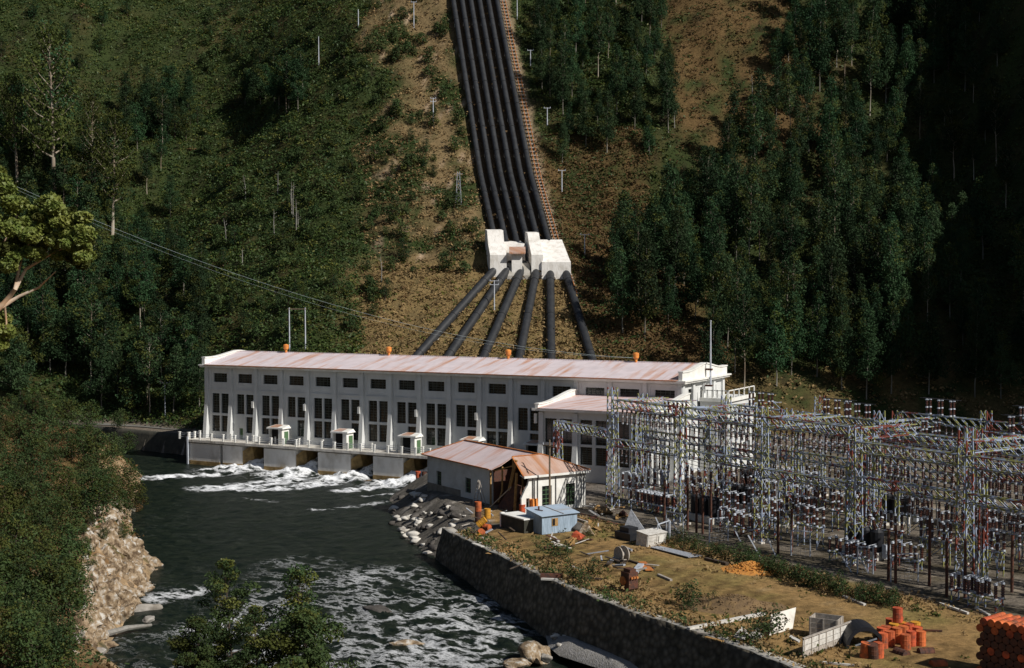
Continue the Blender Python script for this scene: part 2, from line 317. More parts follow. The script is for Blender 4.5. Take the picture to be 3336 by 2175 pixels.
at_ = N(t, 'ShaderNodeAttribute', attribute_name='ground'); g_ = N(t, 'ShaderNodeNewGeometry')
n_ = N(t, 'ShaderNodeTexNoise'); n_.inputs['Scale'].default_value = 1.3; n_.inputs['Detail'].default_value = 8; n_.inputs['Roughness'].default_value = .75; t.links.new(g_.outputs['Position'], n_.inputs[0])
r_ = N(t, 'ShaderNodeMapRange'); r_.inputs[1].default_value = .3; r_.inputs[2].default_value = .7; r_.inputs[3].default_value = .5; r_.inputs[4].default_value = 1.5; t.links.new(n_.outputs[0], r_.inputs[0])
v_ = N(t, 'ShaderNodeVectorMath', operation='SCALE'); t.links.new(at_.outputs['Color'], v_.inputs[0]); t.links.new(r_.outputs[0], v_.inputs['Scale']); t.links.new(v_.outputs[0], b_.inputs['Base Color'])
bp_ = N(t, 'ShaderNodeBump'); bp_.inputs['Distance'].default_value = .25; t.links.new(n_.outputs[0], bp_.inputs['Height']); t.links.new(bp_.outputs[0], b_.inputs['Normal'])
ter.data.materials.append(m); M['ground'] = m

# ------------------------------------------------------------------ river water: rippled, with white water where the outfalls and rapids are
wa = np.arange(-150, 90, .55); wb = np.arange(84, 330, .55); WA, WB = np.meshgrid(wa, wb); WX, WY = XY(WA, WB)
bd, kd, ins = river_info(WX, WY); keep = (ins | (bd < 1.6)).reshape(WX.shape)
x = WX.ravel(); y = WY.ravel()
def tracks(path, r0, r1):      # soft mask around a polyline whose radius runs from r0 to r1
    P = np.array(path, float); out = np.zeros(x.shape); n = len(P)-1
    for i in range(n):
        p, q = P[i], P[i+1]; d = q-p; t = np.clip(((x-p[0])*d[0]+(y-p[1])*d[1])/(d@d), 0, 1); r = r0+(r1-r0)*(i+t)/n
        dd = np.hypot(x-p[0]-t*d[0], y-p[1]-t*d[1])/r; out = np.maximum(out, 1-sstep(.35, 1, dd))
    return out
W2 = lambda *pp: [A2(px, py, -5.0) for px, py in pp]
OPEN = [(16.6, 1.9), (29.8, 1.9), (42.8, 1.9), (55.2, 1.9), (63.5, 2.2)]      # outfall openings: centre along the front, half width
foam = np.zeros(x.shape)
for path, r0, r1, k in (
        ([(17.0, -3.0)]+W2((575,1090),(520,1100),(440,1105),(350,1110)), 4.6, 4.0, .9), ([(30.0, -3.0)]+W2((700,1105),(640,1120),(560,1130),(480,1134)), 5.4, 5.0, .9),
        ([(43.0, -3.0)]+W2((820,1112),(740,1125),(660,1134),(560,1138)), 5.0, 3.6, .85), ([(55.5, -3.0)]+W2((960,1108),(930,1122),(870,1132),(800,1140)), 4.6, 3.4, .8),
        (W2((520,1090),(470,1092)), 2, 2, .7), (W2((905,1162),(860,1172),(800,1180),(700,1186)), 1.6, 1.2, .5), (W2((640,1165),(560,1158)), 1.4, 1.2, .35), (W2((920,1148),(850,1152)), 1.4, 1.2, .5),
        (W2((700,1310),(640,1420),(570,1520)), 8, 10, .22), (W2((900,1340),(870,1480),(820,1560)), 10, 12, .27), (W2((1050,1390),(1000,1480),(940,1560)), 9, 11, .3), (W2((1150,1430),(1090,1500),(1040,1560)), 5, 6, .3),
        (W2((800,1400),(770,1500)), 8, 9, .27), (W2((450,1370),(370,1385)), 3, 3, .5), (W2((560,1430),(480,1440)), 4, 4, .5)):
    foam = np.maximum(foam, k*tracks(path, r0, r1))
flow = np.array([.78, -.62]); s_ = x*flow[0]+y*flow[1]; c_ = -x*flow[1]+y*flow[0]
up = foam*sstep(1.2, -.2, (y+30)/8*0+0)       # plumes run along the deck
rap = sstep(15, 45, (x-70)*.78-(y+60)*.62)
nz = vnoise(s_/2.2, c_/1.1, 0, 4); nz2 = vnoise(s_/7, c_/3, 5, 3); nz3 = vnoise(x/1.1, y/2.4, 8, 3)
hgt = nz3*.12+nz*(.1+.35*np.maximum(rap*.8, foam))+nz2*.25*np.maximum(rap, foam*.6)
for cx, hw in OPEN:
    tt = np.clip(-(y+1)/9, 0, 1); e = np.exp(-((x-cx+tt*7)/(hw*(1+1.6*tt)))**2)*(1-tt)**1.3*sstep(1.5, -.5, y); hgt = hgt+e*(2.3+nz*1.1+nz3*.5); foam = np.maximum(foam, sstep(.02, .16, e)); e2 = np.exp(-((x-cx+5)/(hw*2.6))**2)*np.exp(-((y+8.5)/4.5)**2); foam = np.maximum(foam, .85*e2); hgt = hgt+e2*.5*nz; 
ez = sstep(.06, .3, nz*.8+nz2*.5+.02)
plume = foam*(foam > .66); fv = np.where(foam > .66, sstep(.12, .7, foam+.55*vnoise(x/1.6+y*.35, y/.9, 2, 4)-.22), sstep(.36, .6, foam*.8+.42*nz+.25*nz2))
nz4 = vnoise(x/9, y/9, 3, 2); fv = np.clip(foam*(.95+.35*nz2)+.09*rap+.16*nz4*(.3+rap), 0, 1)
z = zwater(x, y)+hgt
idx = -np.ones(WX.size, int); k = keep.ravel(); idx[k] = np.arange(k.sum()); nx_ = WX.shape[1]
ii = (np.arange(WX.shape[0]-1)[:, None]*nx_+np.arange(nx_-1)[None, :]).ravel(); Q = np.stack([ii, ii+1, ii+nx_+1, ii+nx_], 1); Q = idx[Q]; Q = Q[(Q >= 0).all(1)]
wat = npmesh('river_water', np.stack([x, y, z], 1)[k], Q, [], smooth=True); wat['kind'] = 'structure'
ca = wat.data.color_attributes.new('foam', 'FLOAT_COLOR', 'POINT'); fk = fv[k]; ca.data.foreach_set('color', np.stack([fk, fk, fk, np.ones_like(fk)], 1).astype(np.float32).ravel())
m = bpy.data.materials.new('river_water'); m.use_nodes = True; t = m.node_tree; b_ = t.nodes['Principled BSDF']
at_ = N(t, 'ShaderNodeAttribute', attribute_name='foam'); g_ = N(t, 'ShaderNodeNewGeometry'); mp = N(t, 'ShaderNodeMapping'); mp.inputs['Rotation'].default_value = (0, 0, -.5134); mp.inputs['Scale'].default_value = (.75, 1.1, 1); t.links.new(g_.outputs['Position'], mp.inputs[0])
n_ = N(t, 'ShaderNodeTexNoise'); n_.inputs['Scale'].default_value = .9; n_.inputs['Detail'].default_value = 8; n_.inputs['Roughness'].default_value = .7; t.links.new(mp.outputs[0], n_.inputs[0])
w_ = N(t, 'ShaderNodeTexNoise'); w_.inputs['Scale'].default_value = .35; w_.inputs['Detail'].default_value = 3; t.links.new(mp.outputs[0], w_.inputs[0])
wm = N(t, 'ShaderNodeMixRGB', blend_type='ADD'); wm.inputs[0].default_value = 2.2; t.links.new(mp.outputs[0], wm.inputs[1]); t.links.new(w_.outputs['Color'], wm.inputs[2])
f_ = N(t, 'ShaderNodeTexNoise'); f_.inputs['Scale'].default_value = .3; f_.inputs['Detail'].default_value = 8; f_.inputs['Roughness'].default_value = .66; t.links.new(wm.outputs[0], f_.inputs[0])
f1 = N(t, 'ShaderNodeMath', operation='SUBTRACT'); f1.inputs[1].default_value = .5; t.links.new(f_.outputs[0], f1.inputs[0]); f2 = N(t, 'ShaderNodeMath', operation='ABSOLUTE'); t.links.new(f1.outputs[0], f2.inputs[0])
fm = N(t, 'ShaderNodeMapRange'); fm.inputs[1].default_value = .13; fm.inputs[2].default_value = 0; t.links.new(f2.outputs[0], fm.inputs[0])
ad0 = N(t, 'ShaderNodeMath', operation='MULTIPLY'); ad0.inputs[1].default_value = 1.05; t.links.new(at_.outputs['Fac'], ad0.inputs[0])
ad = N(t, 'ShaderNodeMath', operation='ADD'); t.links.new(ad0.outputs[0], ad.inputs[0]); t.links.new(fm.outputs[0], ad.inputs[1])
mr = N(t, 'ShaderNodeMapRange'); mr.inputs[1].default_value = .98; mr.inputs[2].default_value = 1.8; t.links.new(ad.outputs[0], mr.inputs[0])
dk = N(t, 'ShaderNodeValToRGB'); dk.color_ramp.elements[0].color = (.004, .008, .0065, 1); dk.color_ramp.elements[1].color = (.024, .031, .02, 1); dk.color_ramp.elements[0].position = .4; dk.color_ramp.elements[1].position = .75; t.links.new(n_.outputs[0], dk.inputs[0])
mx = N(t, 'ShaderNodeMixRGB'); t.links.new(mr.outputs[0], mx.inputs[0]); t.links.new(dk.outputs[0], mx.inputs[1]); mx.inputs[2].default_value = (.8, .82, .84, 1); t.links.new(mx.outputs[0], b_.inputs['Base Color'])
rr = N(t, 'ShaderNodeMapRange'); rr.inputs[3].default_value = .3; rr.inputs[4].default_value = .9; t.links.new(mr.outputs[0], rr.inputs[0]); t.links.new(rr.outputs[0], b_.inputs['Roughness'])
bp_ = N(t, 'ShaderNodeBump'); bp_.inputs['Distance'].default_value = .22; t.links.new(n_.outputs[0], bp_.inputs['Height']); t.links.new(bp_.outputs[0], b_.inputs['Normal']); b_.inputs['Specular IOR Level'].default_value = .08
wat.data.materials.append(m)

# ------------------------------------------------------------------ river wall of rough stone, road and its wall
def stone_mat():
    m = mat('dark_mossy_stone', (.075,.066,.046), (.15,.13,.098), scale=.5, rough=.95, stretch=(1,1,1.4)); t = m.node_tree; b = t.nodes['Principled BSDF']
    g = N(t, 'ShaderNodeNewGeometry'); vo = N(t, 'ShaderNodeTexVoronoi'); vo.feature = 'F1'; vo.inputs['Scale'].default_value = 1.5; t.links.new(g.outputs['Position'], vo.inputs[0])
    hs = N(t, 'ShaderNodeMixRGB', blend_type='MULTIPLY'); hs.inputs[0].default_value = .8; src = b.inputs['Base Color'].links[0].from_socket
    cr = N(t, 'ShaderNodeMapRange'); cr.inputs[3].default_value = 1.5; cr.inputs[4].default_value = .35; cr.inputs[2].default_value = .7; t.links.new(vo.outputs['Distance'], cr.inputs[0])
    t.links.new(src, hs.inputs[1]); t.links.new(cr.outputs[0], hs.inputs[2]); t.links.new(hs.outputs[0], b.inputs['Base Color'])
    bp = N(t, 'ShaderNodeBump'); bp.inputs['Distance'].default_value = .2; bp.invert = True; t.links.new(vo.outputs['Distance'], bp.inputs['Height']); t.links.new(bp.outputs[0], b.inputs['Normal']); return m
M['stone'] = stone_mat()
def river_wall(name, pts, label, top=-.9, thick=1.3, batter=1.3, bottom=-9, mats=None, flip=1):
    P = []
    for i in range(len(pts)-1):
        p = np.array(pts[i]); q = np.array(pts[i+1]); n = max(2, int(np.hypot(*(q-p))/1.0))
        for k in range(n): P.append(p+(q-p)*k/n)
    P.append(np.array(pts[-1])); P = np.array(P); tng = np.gradient(P, axis=0); tng /= np.linalg.norm(tng, axis=1)[:, None]; nr = np.stack([tng[:, 1], -tng[:, 0]], 1)*flip
    rows = []; lv = np.linspace(0, 1, 12)
    rows.append(np.c_[P-nr*thick, np.full(len(P), top-.25)]); rows.append(np.c_[P-nr*thick, np.full(len(P), top)])
    for k, t_ in enumerate(lv):
        zz = top+(bottom-top)*t_; jit = (vnoise(P[:, 0]*.9, P[:, 1]*.9, zz*.9, 3)*.22 if k else vnoise(P[:, 0]*.6, P[:, 1]*.6, 2, 2)*.12)
        rows.append(np.c_[P+nr*(batter*t_*1.5+jit)[:, None], np.full(len(P), zz+(vnoise(P[:, 0]*.5, P[:, 1]*.5, 9, 2)*.12 if k == 0 else 0))])
    V = np.concatenate(rows); n = len(P); f = []; mi = []
    for r in range(len(rows)-1):
        for k in range(n-1): f.append((r*n+k, r*n+k+1, (r+1)*n+k+1, (r+1)*n+k)); mi.append(1 if r < 2 else 0)
    o = npmesh(name, V, f, mats or [M['stone'], M['concrete']], mi); return tag(o, label, 'wall')
river_wall('stone_river_wall', [A2(1028,1262,-3)]+WALL, 'long dark battered stone wall holding the grassy yard above the river')
M['darkconc'] = mat('dark_mossy_concrete', (.07,.065,.05), (.035,.035,.028), scale=.6, rough=.95, bump=.05)
river_wall('road_retaining_wall', [A2(-400,966), A2(0,975), A2(225,992), A2(443,1013), (-1.2, -2)], 'dark mossy wall under the road left of the power station', batter=1.5, mats=[M['darkconc'], M['darkconc']])
M['asphalt'] = mat('grey_road', (.16,.155,.14), (.12,.115,.1), scale=1, rough=.95)
rd = MB(); pr_ = [np.array(A2(px, py)) for px, py in ((-400,955),(0,966),(225,988),(330,993),(443,1003))]; pb = [np.array(A2(px, py)) for px, py in ((-400,945),(0,955),(225,977),(330,984),(470,996))]
for i in range(len(pr_)-1): rd.quad((*pr_[i], -.86), (*pr_[i+1], -.86), (*pb[i+1], -.86), (*pb[i], -.86))
rd.build('road', M['asphalt'])['kind'] = 'structure'

# ------------------------------------------------------------------ power station
BW = 6.5015; L = BW*16; DEP = 19.4; EAVE = 14.9; RIDGE = 17.25
ps = empty('power_station', (0, 0, 0), 'long white power station with a low rusting iron roof and rows of tall dark windows', 'power station')
def holed_wall(M_, O, U, Nn, W, H, holes, th, mi=0):
    """front face with openings; O lower left corner, U along, Nn outward"""
    O = np.array(O, float); U = np.array(U, float); Nn = np.array(Nn, float); Z = np.array([0, 0, 1.])
    us = sorted({0, W}|{h[0] for h in holes}|{h[1] for h in holes}); zs = sorted({0, H}|{h[2] for h in holes}|{h[3] for h in holes})
    P = lambda u, z, d=0: O+U*u+Z*z-Nn*d
    for i in range(len(us)-1):
        for j in range(len(zs)-1):
            uc = (us[i]+us[i+1])/2; zc = (zs[j]+zs[j+1])/2
            if any(h[0] < uc < h[1] and h[2] < zc < h[3] for h in holes): continue
            M_.quad(P(us[i], zs[j]), P(us[i+1], zs[j]), P(us[i+1], zs[j+1]), P(us[i], zs[j+1]), mi)
    for (a, b, c, d) in holes:
        M_.quad(P(a, c), P(a, d), P(a, d, th), P(a, c, th), mi); M_.quad(P(b, d), P(b, c), P(b, c, th), P(b, d, th), mi)
        M_.quad(P(a, d), P(b, d), P(b, d, th), P(a, d, th), mi); M_.quad(P(b, c), P(a, c), P(a, c, th), P(b, c, th), mi)
_wcache = {}
def window(parent, O, U, Nn, a, b, c, d, nu, nz, deep=.35, bw=.07):
    key = (round(b-a, 2), round(d-c, 2), nu, nz, bw)
    if key not in _wcache:
        f = MB(); w_, h_ = b-a, d-c
        for i in range(nu+1): xx = w_*i/nu; f.box(max(0, xx-bw/2), min(w_, xx+bw/2), -.05, .05, 0, h_)
        for j in range(nz+1): zz = h_*j/nz; f.box(0, w_, -.04, .04, max(0, zz-bw/2), min(h_, zz+bw/2))
        fo = f.build('window', M['muntin']); g = MB(); g.quad((0, .02, 0), (w_, .02, 0), (w_, .02, h_), (0, .02, h_)); go = g.build('pane', M['glass'], fo)
        _wcache[key] = (fo.data, go.data); bpy.data.objects.remove(go); bpy.data.objects.remove(fo)
    O = np.array(O, float)+np.array(U, float)*a-np.array(Nn, float)*deep+np.array([0, 0, c])
    fo = bpy.data.objects.new('window', _wcache[key][0]); COL.objects.link(fo); fo.parent = parent
    fo.location = O-np.array(parent_loc(parent)); fo.rotation_euler = (0, 0, math.atan2(U[1], U[0])-parent.rotation_euler.z)
    go = bpy.data.objects.new('pane', _wcache[key][1]); COL.objects.link(go); go.parent = fo
def parent_loc(p): return p.location
# front
wl = MB(); holes = []
for k in range(16):
    x0 = k*BW; holes.append((x0+1.75, x0+5.35, 11.45, 13.25))
    door = k in (1, 3, 5, 7, 9, 11, 13)
    for (a, b) in ((1.3, 3.3), (3.72, 5.72)):
        holes.append((x0+a, x0+b, 5.15, 9.15))
        if not (door and a < 2): holes.append((x0+a, x0+b, 1.4, 4.65))
holes = [(round(a, 3), round(b, 3), c, d) for a, b, c, d in holes]
holes.append((BW+1.9, BW+2.9, 0, 2.3))
Of = (0, 0, 0)
holed_wall(wl, Of, (1, 0, 0), (0, -1, 0), round(L, 3), EAVE, holes, .45)
# end and back walls
eh = [(3.2, 4.8, 11.3, 13.3), (8.6, 10.8, 11.3, 13.3), (14.6, 16.2, 11.3, 13.3)]
holed_wall(wl, (L, 0, 0), (0, 1, 0), (1, 0, 0), DEP, EAVE, eh, .45)
wl.quad((0, DEP, -1), (0, 0, -1), (0, 0, EAVE), (0, DEP, EAVE)); wl.quad((L, DEP, -1), (0, DEP, -1), (0, DEP, EAVE), (L, DEP, EAVE))
wl.quad((L, 0, -1.05), (L, DEP, -1.05), (L, DEP, 0), (L, 0, 0)); wl.quad((0, 0, -1.05), (L, 0, -1.05), (L, 0, 0), (0, 0, 0))
for k in range(16):      # horizontal string ledge and raised panel border in each bay
    x0 = k*BW; wl.box(x0+.62, x0+BW-.62, -.14, -.002, 9.85, 10.05); wl.box(x0+.62, x0+BW-.62, -.1, -.002, 13.9, 14.25)
    wl.box(x0+.62, x0+1.0, -.1, -.002, 10.05, 13.9); wl.box(x0+BW-1.0, x0+BW-.62, -.1, -.002, 10.05, 13.9)
wl.build('wall', M['white'], ps)
for h in holes[:-1]:
    tall = h[3] > 5 and h[3] < 10
    nz = 8 if tall else (6 if h[3] < 5 else 4)
    window(ps, Of, (1, 0, 0), (0, -1, 0), *h, 2 if h[3] < 10 else 4, nz)
for h in eh: window(ps, (L, 0, 0), (0, 1, 0), (1, 0, 0), *h, 2, 4)
db = MB(); db.box(BW+1.9, BW+2.9, .35, .42, 0, 2.3); db.build('door', M['green'], ps)
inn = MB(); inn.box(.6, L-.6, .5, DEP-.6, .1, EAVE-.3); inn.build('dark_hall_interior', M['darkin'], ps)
# pilasters flare towards the foot on their side
for k in range(17):
    p = MB(); xc = k*BW+(.12 if k == 0 else -.12 if k == 16 else 0); w0, w1 = .42, .42; d0, d1 = .42, .5; 
    zs = [0, 7.8, 13.9, 14.45]; wd = [.43, .4, .4, .3]; dp = [1.15, .42, .42, .3]
    for i in range(3):
        b = [(xc-wd[i], 0, zs[i]), (xc-wd[i], -dp[i], zs[i]), (xc+wd[i], -dp[i], zs[i]), (xc+wd[i], 0, zs[i])]
        t_ = [(xc-wd[i+1], 0, zs[i+1]), (xc-wd[i+1], -dp[i+1], zs[i+1]), (xc+wd[i+1], -dp[i+1], zs[i+1]), (xc+wd[i+1], 0, zs[i+1])]
        p.hexa(b, t_)
    p.build('pilaster', M['white'], ps)
for y0 in (0.3, 4.9, 9.7, 14.5, 19.0):
    p = MB(); p.box(L, L+.4, y0-.45, y0+.45, -1, 14.3); p.build('end_pilaster', M['white'], ps)
# cornice and gutter
c = MB(); c.box(-1.0, L+1.1, -1.05, -.02, 14.45, 14.75); c.box(-1.15, L+1.25, -1.25, -.02, 14.75, 15.0)
c.box(L+.002, L+1.0, -.02, DEP+1, 14.45, 14.75); c.box(L+.002, L+1.25, -.02, DEP+1.2, 14.75, 15.0); c.box(-1.0, -.002, -.02, DEP+.8, 14.45, 14.75); c.box(-1.15, -.002, -.02, DEP+1, 14.75, 15.0)
c.build('cornice', M['trim'], ps)
g_ = MB(); g_.box(.5, L-.4, -1.4, -1.255, 14.9, 15.06); g_.build('gutter', M['rust'], ps)
r = MB(); ym = 9.6
for xa in range(0, 104, 4):
    xb = min(xa+4, 103.6); r.quad((xa+.3, -1.3, 15.03), (xb+.3, -1.3, 15.03), (xb+.3, ym, RIDGE), (xa+.3, ym, RIDGE)); r.quad((xa+.3, ym, RIDGE), (xb+.3, ym, RIDGE), (xb+.3, DEP+1, 15.03), (xa+.3, DEP+1, 15.03))
r.tube([(.3, ym, RIDGE+.02), (103.9, ym, RIDGE+.02)], .14, 6)
r.build('roof', M['roof'], ps)
# curved end parapets
def parapet(x0, x1, yc, half, top, base, rise, parent, cap=.22, name='parapet'):
    m_ = MB(); n = 22; ys = np.linspace(yc-half, yc+half, n)
    def zt(y):
        t_ = abs(y-yc)/half
        if t_ < .82: q = 1-t_/.82; return top-rise+rise*q*.86+.1*math.sin(q*math.pi)*0+rise*.14*(1-math.cos(q*math.pi))/2-.25*math.sin(math.pi*q)*(1-q)
        return top-rise+.03
    for i in range(n-1):
        a, b = ys[i], ys[i+1]; m_.hexa([(x0, a, base), (x1, a, base), (x1, b, base), (x0, b, base)], [(x0, a, zt(a)), (x1, a, zt(a)), (x1, b, zt(b)), (x0, b, zt(b))])
    o1 = m_.build(name, M['trim'], parent); c_ = MB()
    for i in range(n-1):
        a, b = ys[i], ys[i+1]; e = .14; c_.hexa([(x0-e, a, zt(a)), (x1+e, a, zt(a)), (x1+e, b, zt(b)), (x0-e, b, zt(b))], [(x0-e, a, zt(a)+cap), (x1+e, a, zt(a)+cap), (x1+e, b, zt(b)+cap), (x0-e, b, zt(b)+cap)])
    c_.build('coping', M['trim'], o1)
parapet(-.45, .28, 9.6, 10.5, 17.35, 15.0, 1.05, ps); parapet(103.9, 104.6, 9.6, 10.5, 17.35, 15.0, 1.05, ps)
for x_ in (10.7*1.2, 32.06*1.2, 54.56*1.2, 76.25*1.2):
    v = MB(); v.tube([(x_, 9.6, RIDGE-.1), (x_, 9.6, RIDGE+.55)], [.28, .24], 12); v.tube([(x_, 9.6, RIDGE+.5), (x_, 9.6, RIDGE+.8), (x_, 9.6, RIDGE+1.55), (x_, 9.6, RIDGE+1.62)], [.3, .52, .56, .5], 14); v.tube([(x_, 9.6, RIDGE+1.6), (x_, 9.6, RIDGE+1.72)], [.4, .2], 12)
    v.build('roof_ventilator', M['vent'], ps)
for k in (2, 4, 6, 8, 10):
    v = MB(); v.box(k*BW-.75, k*BW-.25, -.75, -.4, 6.6, 7.9); v.tube([(k*BW-.5, -.6, 7.9), (k*BW-.5, -.3, 8.1)], .06, 6); v.build('wall_lamp', M['trim'], ps)
for k in (3, 5, 7, 9):   # flat canopies over loading doors
    pass
# annex in front of the right part
AX0, AX1, AY = 84.6, 104.9, -13.8
an = empty('annex_building', (0, 0, 0), 'lower white annex with sloping rusty roof joined to the front right of the power station', 'building')
a_ = MB(); ah = []
for k, (xa, xb) in enumerate(((85.6, 90.6), (92.1, 97.0), (98.6, 103.6))):
    w_ = (xb-xa-.6)/2
    for s0 in (xa, xb-w_): ah += [(round(s0-AX0, 3), round(s0-AX0+w_, 3), 6.1, 10.1), (round(s0-AX0, 3), round(s0-AX0+w_, 3), 2.8, 5.7)]
holed_wall(a_, (AX0, AY, -1), (1, 0, 0), (0, -1, 0), AX1-AX0, 11.6, ah, .4)
sh = [(1.3, 2.7, 2.5, 9.6), (4.4, 5.8, 2.5, 9.6), (8.0, 9.4, 2.5, 9.6), (11.0, 12.3, 2.5, 9.6)]
holed_wall(a_, (AX1, AY, -1), (0, 1, 0), (1, 0, 0), 13.8, 11.6, sh, .4); a_.quad((AX0, 0, -1), (AX0, AY, -1), (AX0, AY, 10.6), (AX0, 0, 10.6)); a_.build('wall', M['white'], an)
for h in ah: window(an, (AX0, AY, -1), (1, 0, 0), (0, -1, 0), *h, 2, 8)
for h in sh: window(an, (AX1, AY, -1), (0, 1, 0), (1, 0, 0), *h, 2, 10)
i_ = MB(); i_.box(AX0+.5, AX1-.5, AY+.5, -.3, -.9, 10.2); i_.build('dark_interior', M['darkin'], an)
for xc in (85.05, 91.35, 97.8, 104.45):
    p = MB(); zs = [-1, 5.5, 10.1]; wd = [.5, .42, .42]; dp = [1.3, .4, .35]
    for i in range(2):
        p.hexa([(xc-wd[i], AY, zs[i]), (xc-wd[i], AY-dp[i], zs[i]), (xc+wd[i], AY-dp[i], zs[i]), (xc+wd[i], AY, zs[i])], [(xc-wd[i+1], AY, zs[i+1]), (xc-wd[i+1], AY-dp[i+1], zs[i+1]), (xc+wd[i+1], AY-dp[i+1], zs[i+1]), (xc+wd[i+1], AY, zs[i+1])])
    p.build('pilaster', M['white'], an)
for yc in (-13.2, -10.2, -6.6, -3.6, -.6):
    p = MB(); p.hexa([(AX1, yc-.5, -1), (AX1+1.0, yc-.5, -1), (AX1+1.0, yc+.5, -1), (AX1, yc+.5, -1)], [(AX1, yc-.42, 10.3), (AX1+.35, yc-.42, 10.3), (AX1+.35, yc+.42, 10.3), (AX1, yc+.42, 10.3)]); p.build('side_pilaster', M['white'], an)
c = MB(); c.box(AX0-.9, AX1+1, AY-1.0, AY-.002, 10.35, 10.75); c.box(AX1+.002, AX1+1, AY, -1.3, 10.35, 10.75); c.box(AX0-.9, AX0-.002, AY, -1.3, 10.35, 10.75); c.build('cornice', M['trim'], an)
r = MB(); r.slab([(AX0+.2, AY-1.15, 10.82), (AX1+.2, AY-1.15, 10.82), (AX1+.2, -.02, 12.0), (AX0+.2, -.02, 12.0)], .06); r.build('roof', M['roofh'], an)
def half_parapet(x0, x1, name):
    m_ = MB(); c_ = MB(); n = 12; ys = np.linspace(AY-.9, -.03, n); zt = lambda y: 11.35+(1.45 if 1 else 0)*sstep(0.1, 1.0, (y-AY)/(-AY))*1.0+.0
    for i in range(n-1):
        a, b = ys[i], ys[i+1]; za, zb = float(zt(a)), float(zt(b)); m_.hexa([(x0, a, 10.75), (x1, a, 10.75), (x1, b, 10.75), (x0, b, 10.75)], [(x0, a, za), (x1, a, za), (x1, b, zb), (x0, b, zb)])
        c_.hexa([(x0-.15, a, za), (x1+.15, a, za), (x1+.15, b, zb), (x0-.15, b, zb)], [(x0-.15, a, za+.2), (x1+.15, a, za+.2), (x1+.15, b, zb+.2), (x0-.15, b, zb+.2)])
    o_ = m_.build(name, M['trim'], an); c_.build('coping', M['trim'], o_)
half_parapet(AX0-.35, AX0+.22, 'parapet'); half_parapet(AX1+.15, AX1+.7, 'parapet')
v = MB(); v.box(AX0-.75, AX0-.35, AY-.5, AY-.1, 8.2, 9.8); v.build('wall_lamp', M['trim'], an)
# low flat-roofed control block at the right end
cb = empty('control_block', (0, 0, 0), 'white flat-roofed block with a roof railing at the right end of the power station', 'building')
b_ = MB(); ch = [(1+2.2*i, 2.2+2.2*i, 5.5, 9.6) for i in range(5)]+[(1+2.2*i, 2.2+2.2*i, 1.5, 4.4) for i in range(5)]
holed_wall(b_, (L+.41, 7.5, -1), (1, 0, 0), (0, -1, 0), 5.0, 12.3, ch[:2]+ch[5:7], .35); holed_wall(b_, (L+5.41, 7.5, -1), (0, 1, 0), (1, 0, 0), 13, 12.3, ch, .35); b_.quad((L+.41, 7.5, 11.3), (L+5.41, 7.5, 11.3), (L+5.41, 20.5, 11.3), (L+.41, 20.5, 11.3)); b_.build('wall', M['white'], cb)
for h in ch[:2]+ch[5:7]: window(cb, (L+.41, 7.5, -1), (1, 0, 0), (0, -1, 0), *h, 2, 6, .3)
for h in ch: window(cb, (L+5.41, 7.5, -1), (0, 1, 0), (1, 0, 0), *h, 2, 6, .3)
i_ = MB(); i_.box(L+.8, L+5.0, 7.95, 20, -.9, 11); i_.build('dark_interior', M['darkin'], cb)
b_ = MB(); b_.box(L+.42, L+5.8, 7.1, 7.5, 11.0, 11.6); b_.box(L+5.42, L+5.8, 7.5, 20.5, 11.0, 11.6); b_.build('cornice', M['trim'], cb)
b_ = MB()
for i in range(6): b_.box(L+5.45, L+5.65, 7.3+2.6*i, 7.5+2.6*i, 11.6, 13.0); b_.box(L+.8+.9*i, L+1+.9*i, 7.2, 7.4, 11.6, 13.0)
b_.box(L+.6, L+5.7, 7.2, 7.35, 12.85, 13.0); b_.box(L+5.5, L+5.65, 7.3, 20.5, 12.85, 13.0); b_.build('roof_railing', M['trim'], cb)
fp = MB(); fp.tube([(L+1.5, 9.6, 13.5), (L+1.5, 9.6, 24.6)], [.2, .1], 8); fp.tube([(L+1.5, 9.6, 24.6), (L+1.5, 9.6, 24.8)], .16, 8); o = fp.build('flagpole', M['polewhite']); tag(o, 'tall pale bare flagpole on the right gable of the power station', 'flagpole')
fb = MB(); fb.box(L+.6, L+1.8, 9.3, 9.9, 13.4, 13.7); fb.box(L+.6, L+1.8, 9.3, 9.9, 16.2, 16.5); fb.build('bracket', M['darkrust'], o)

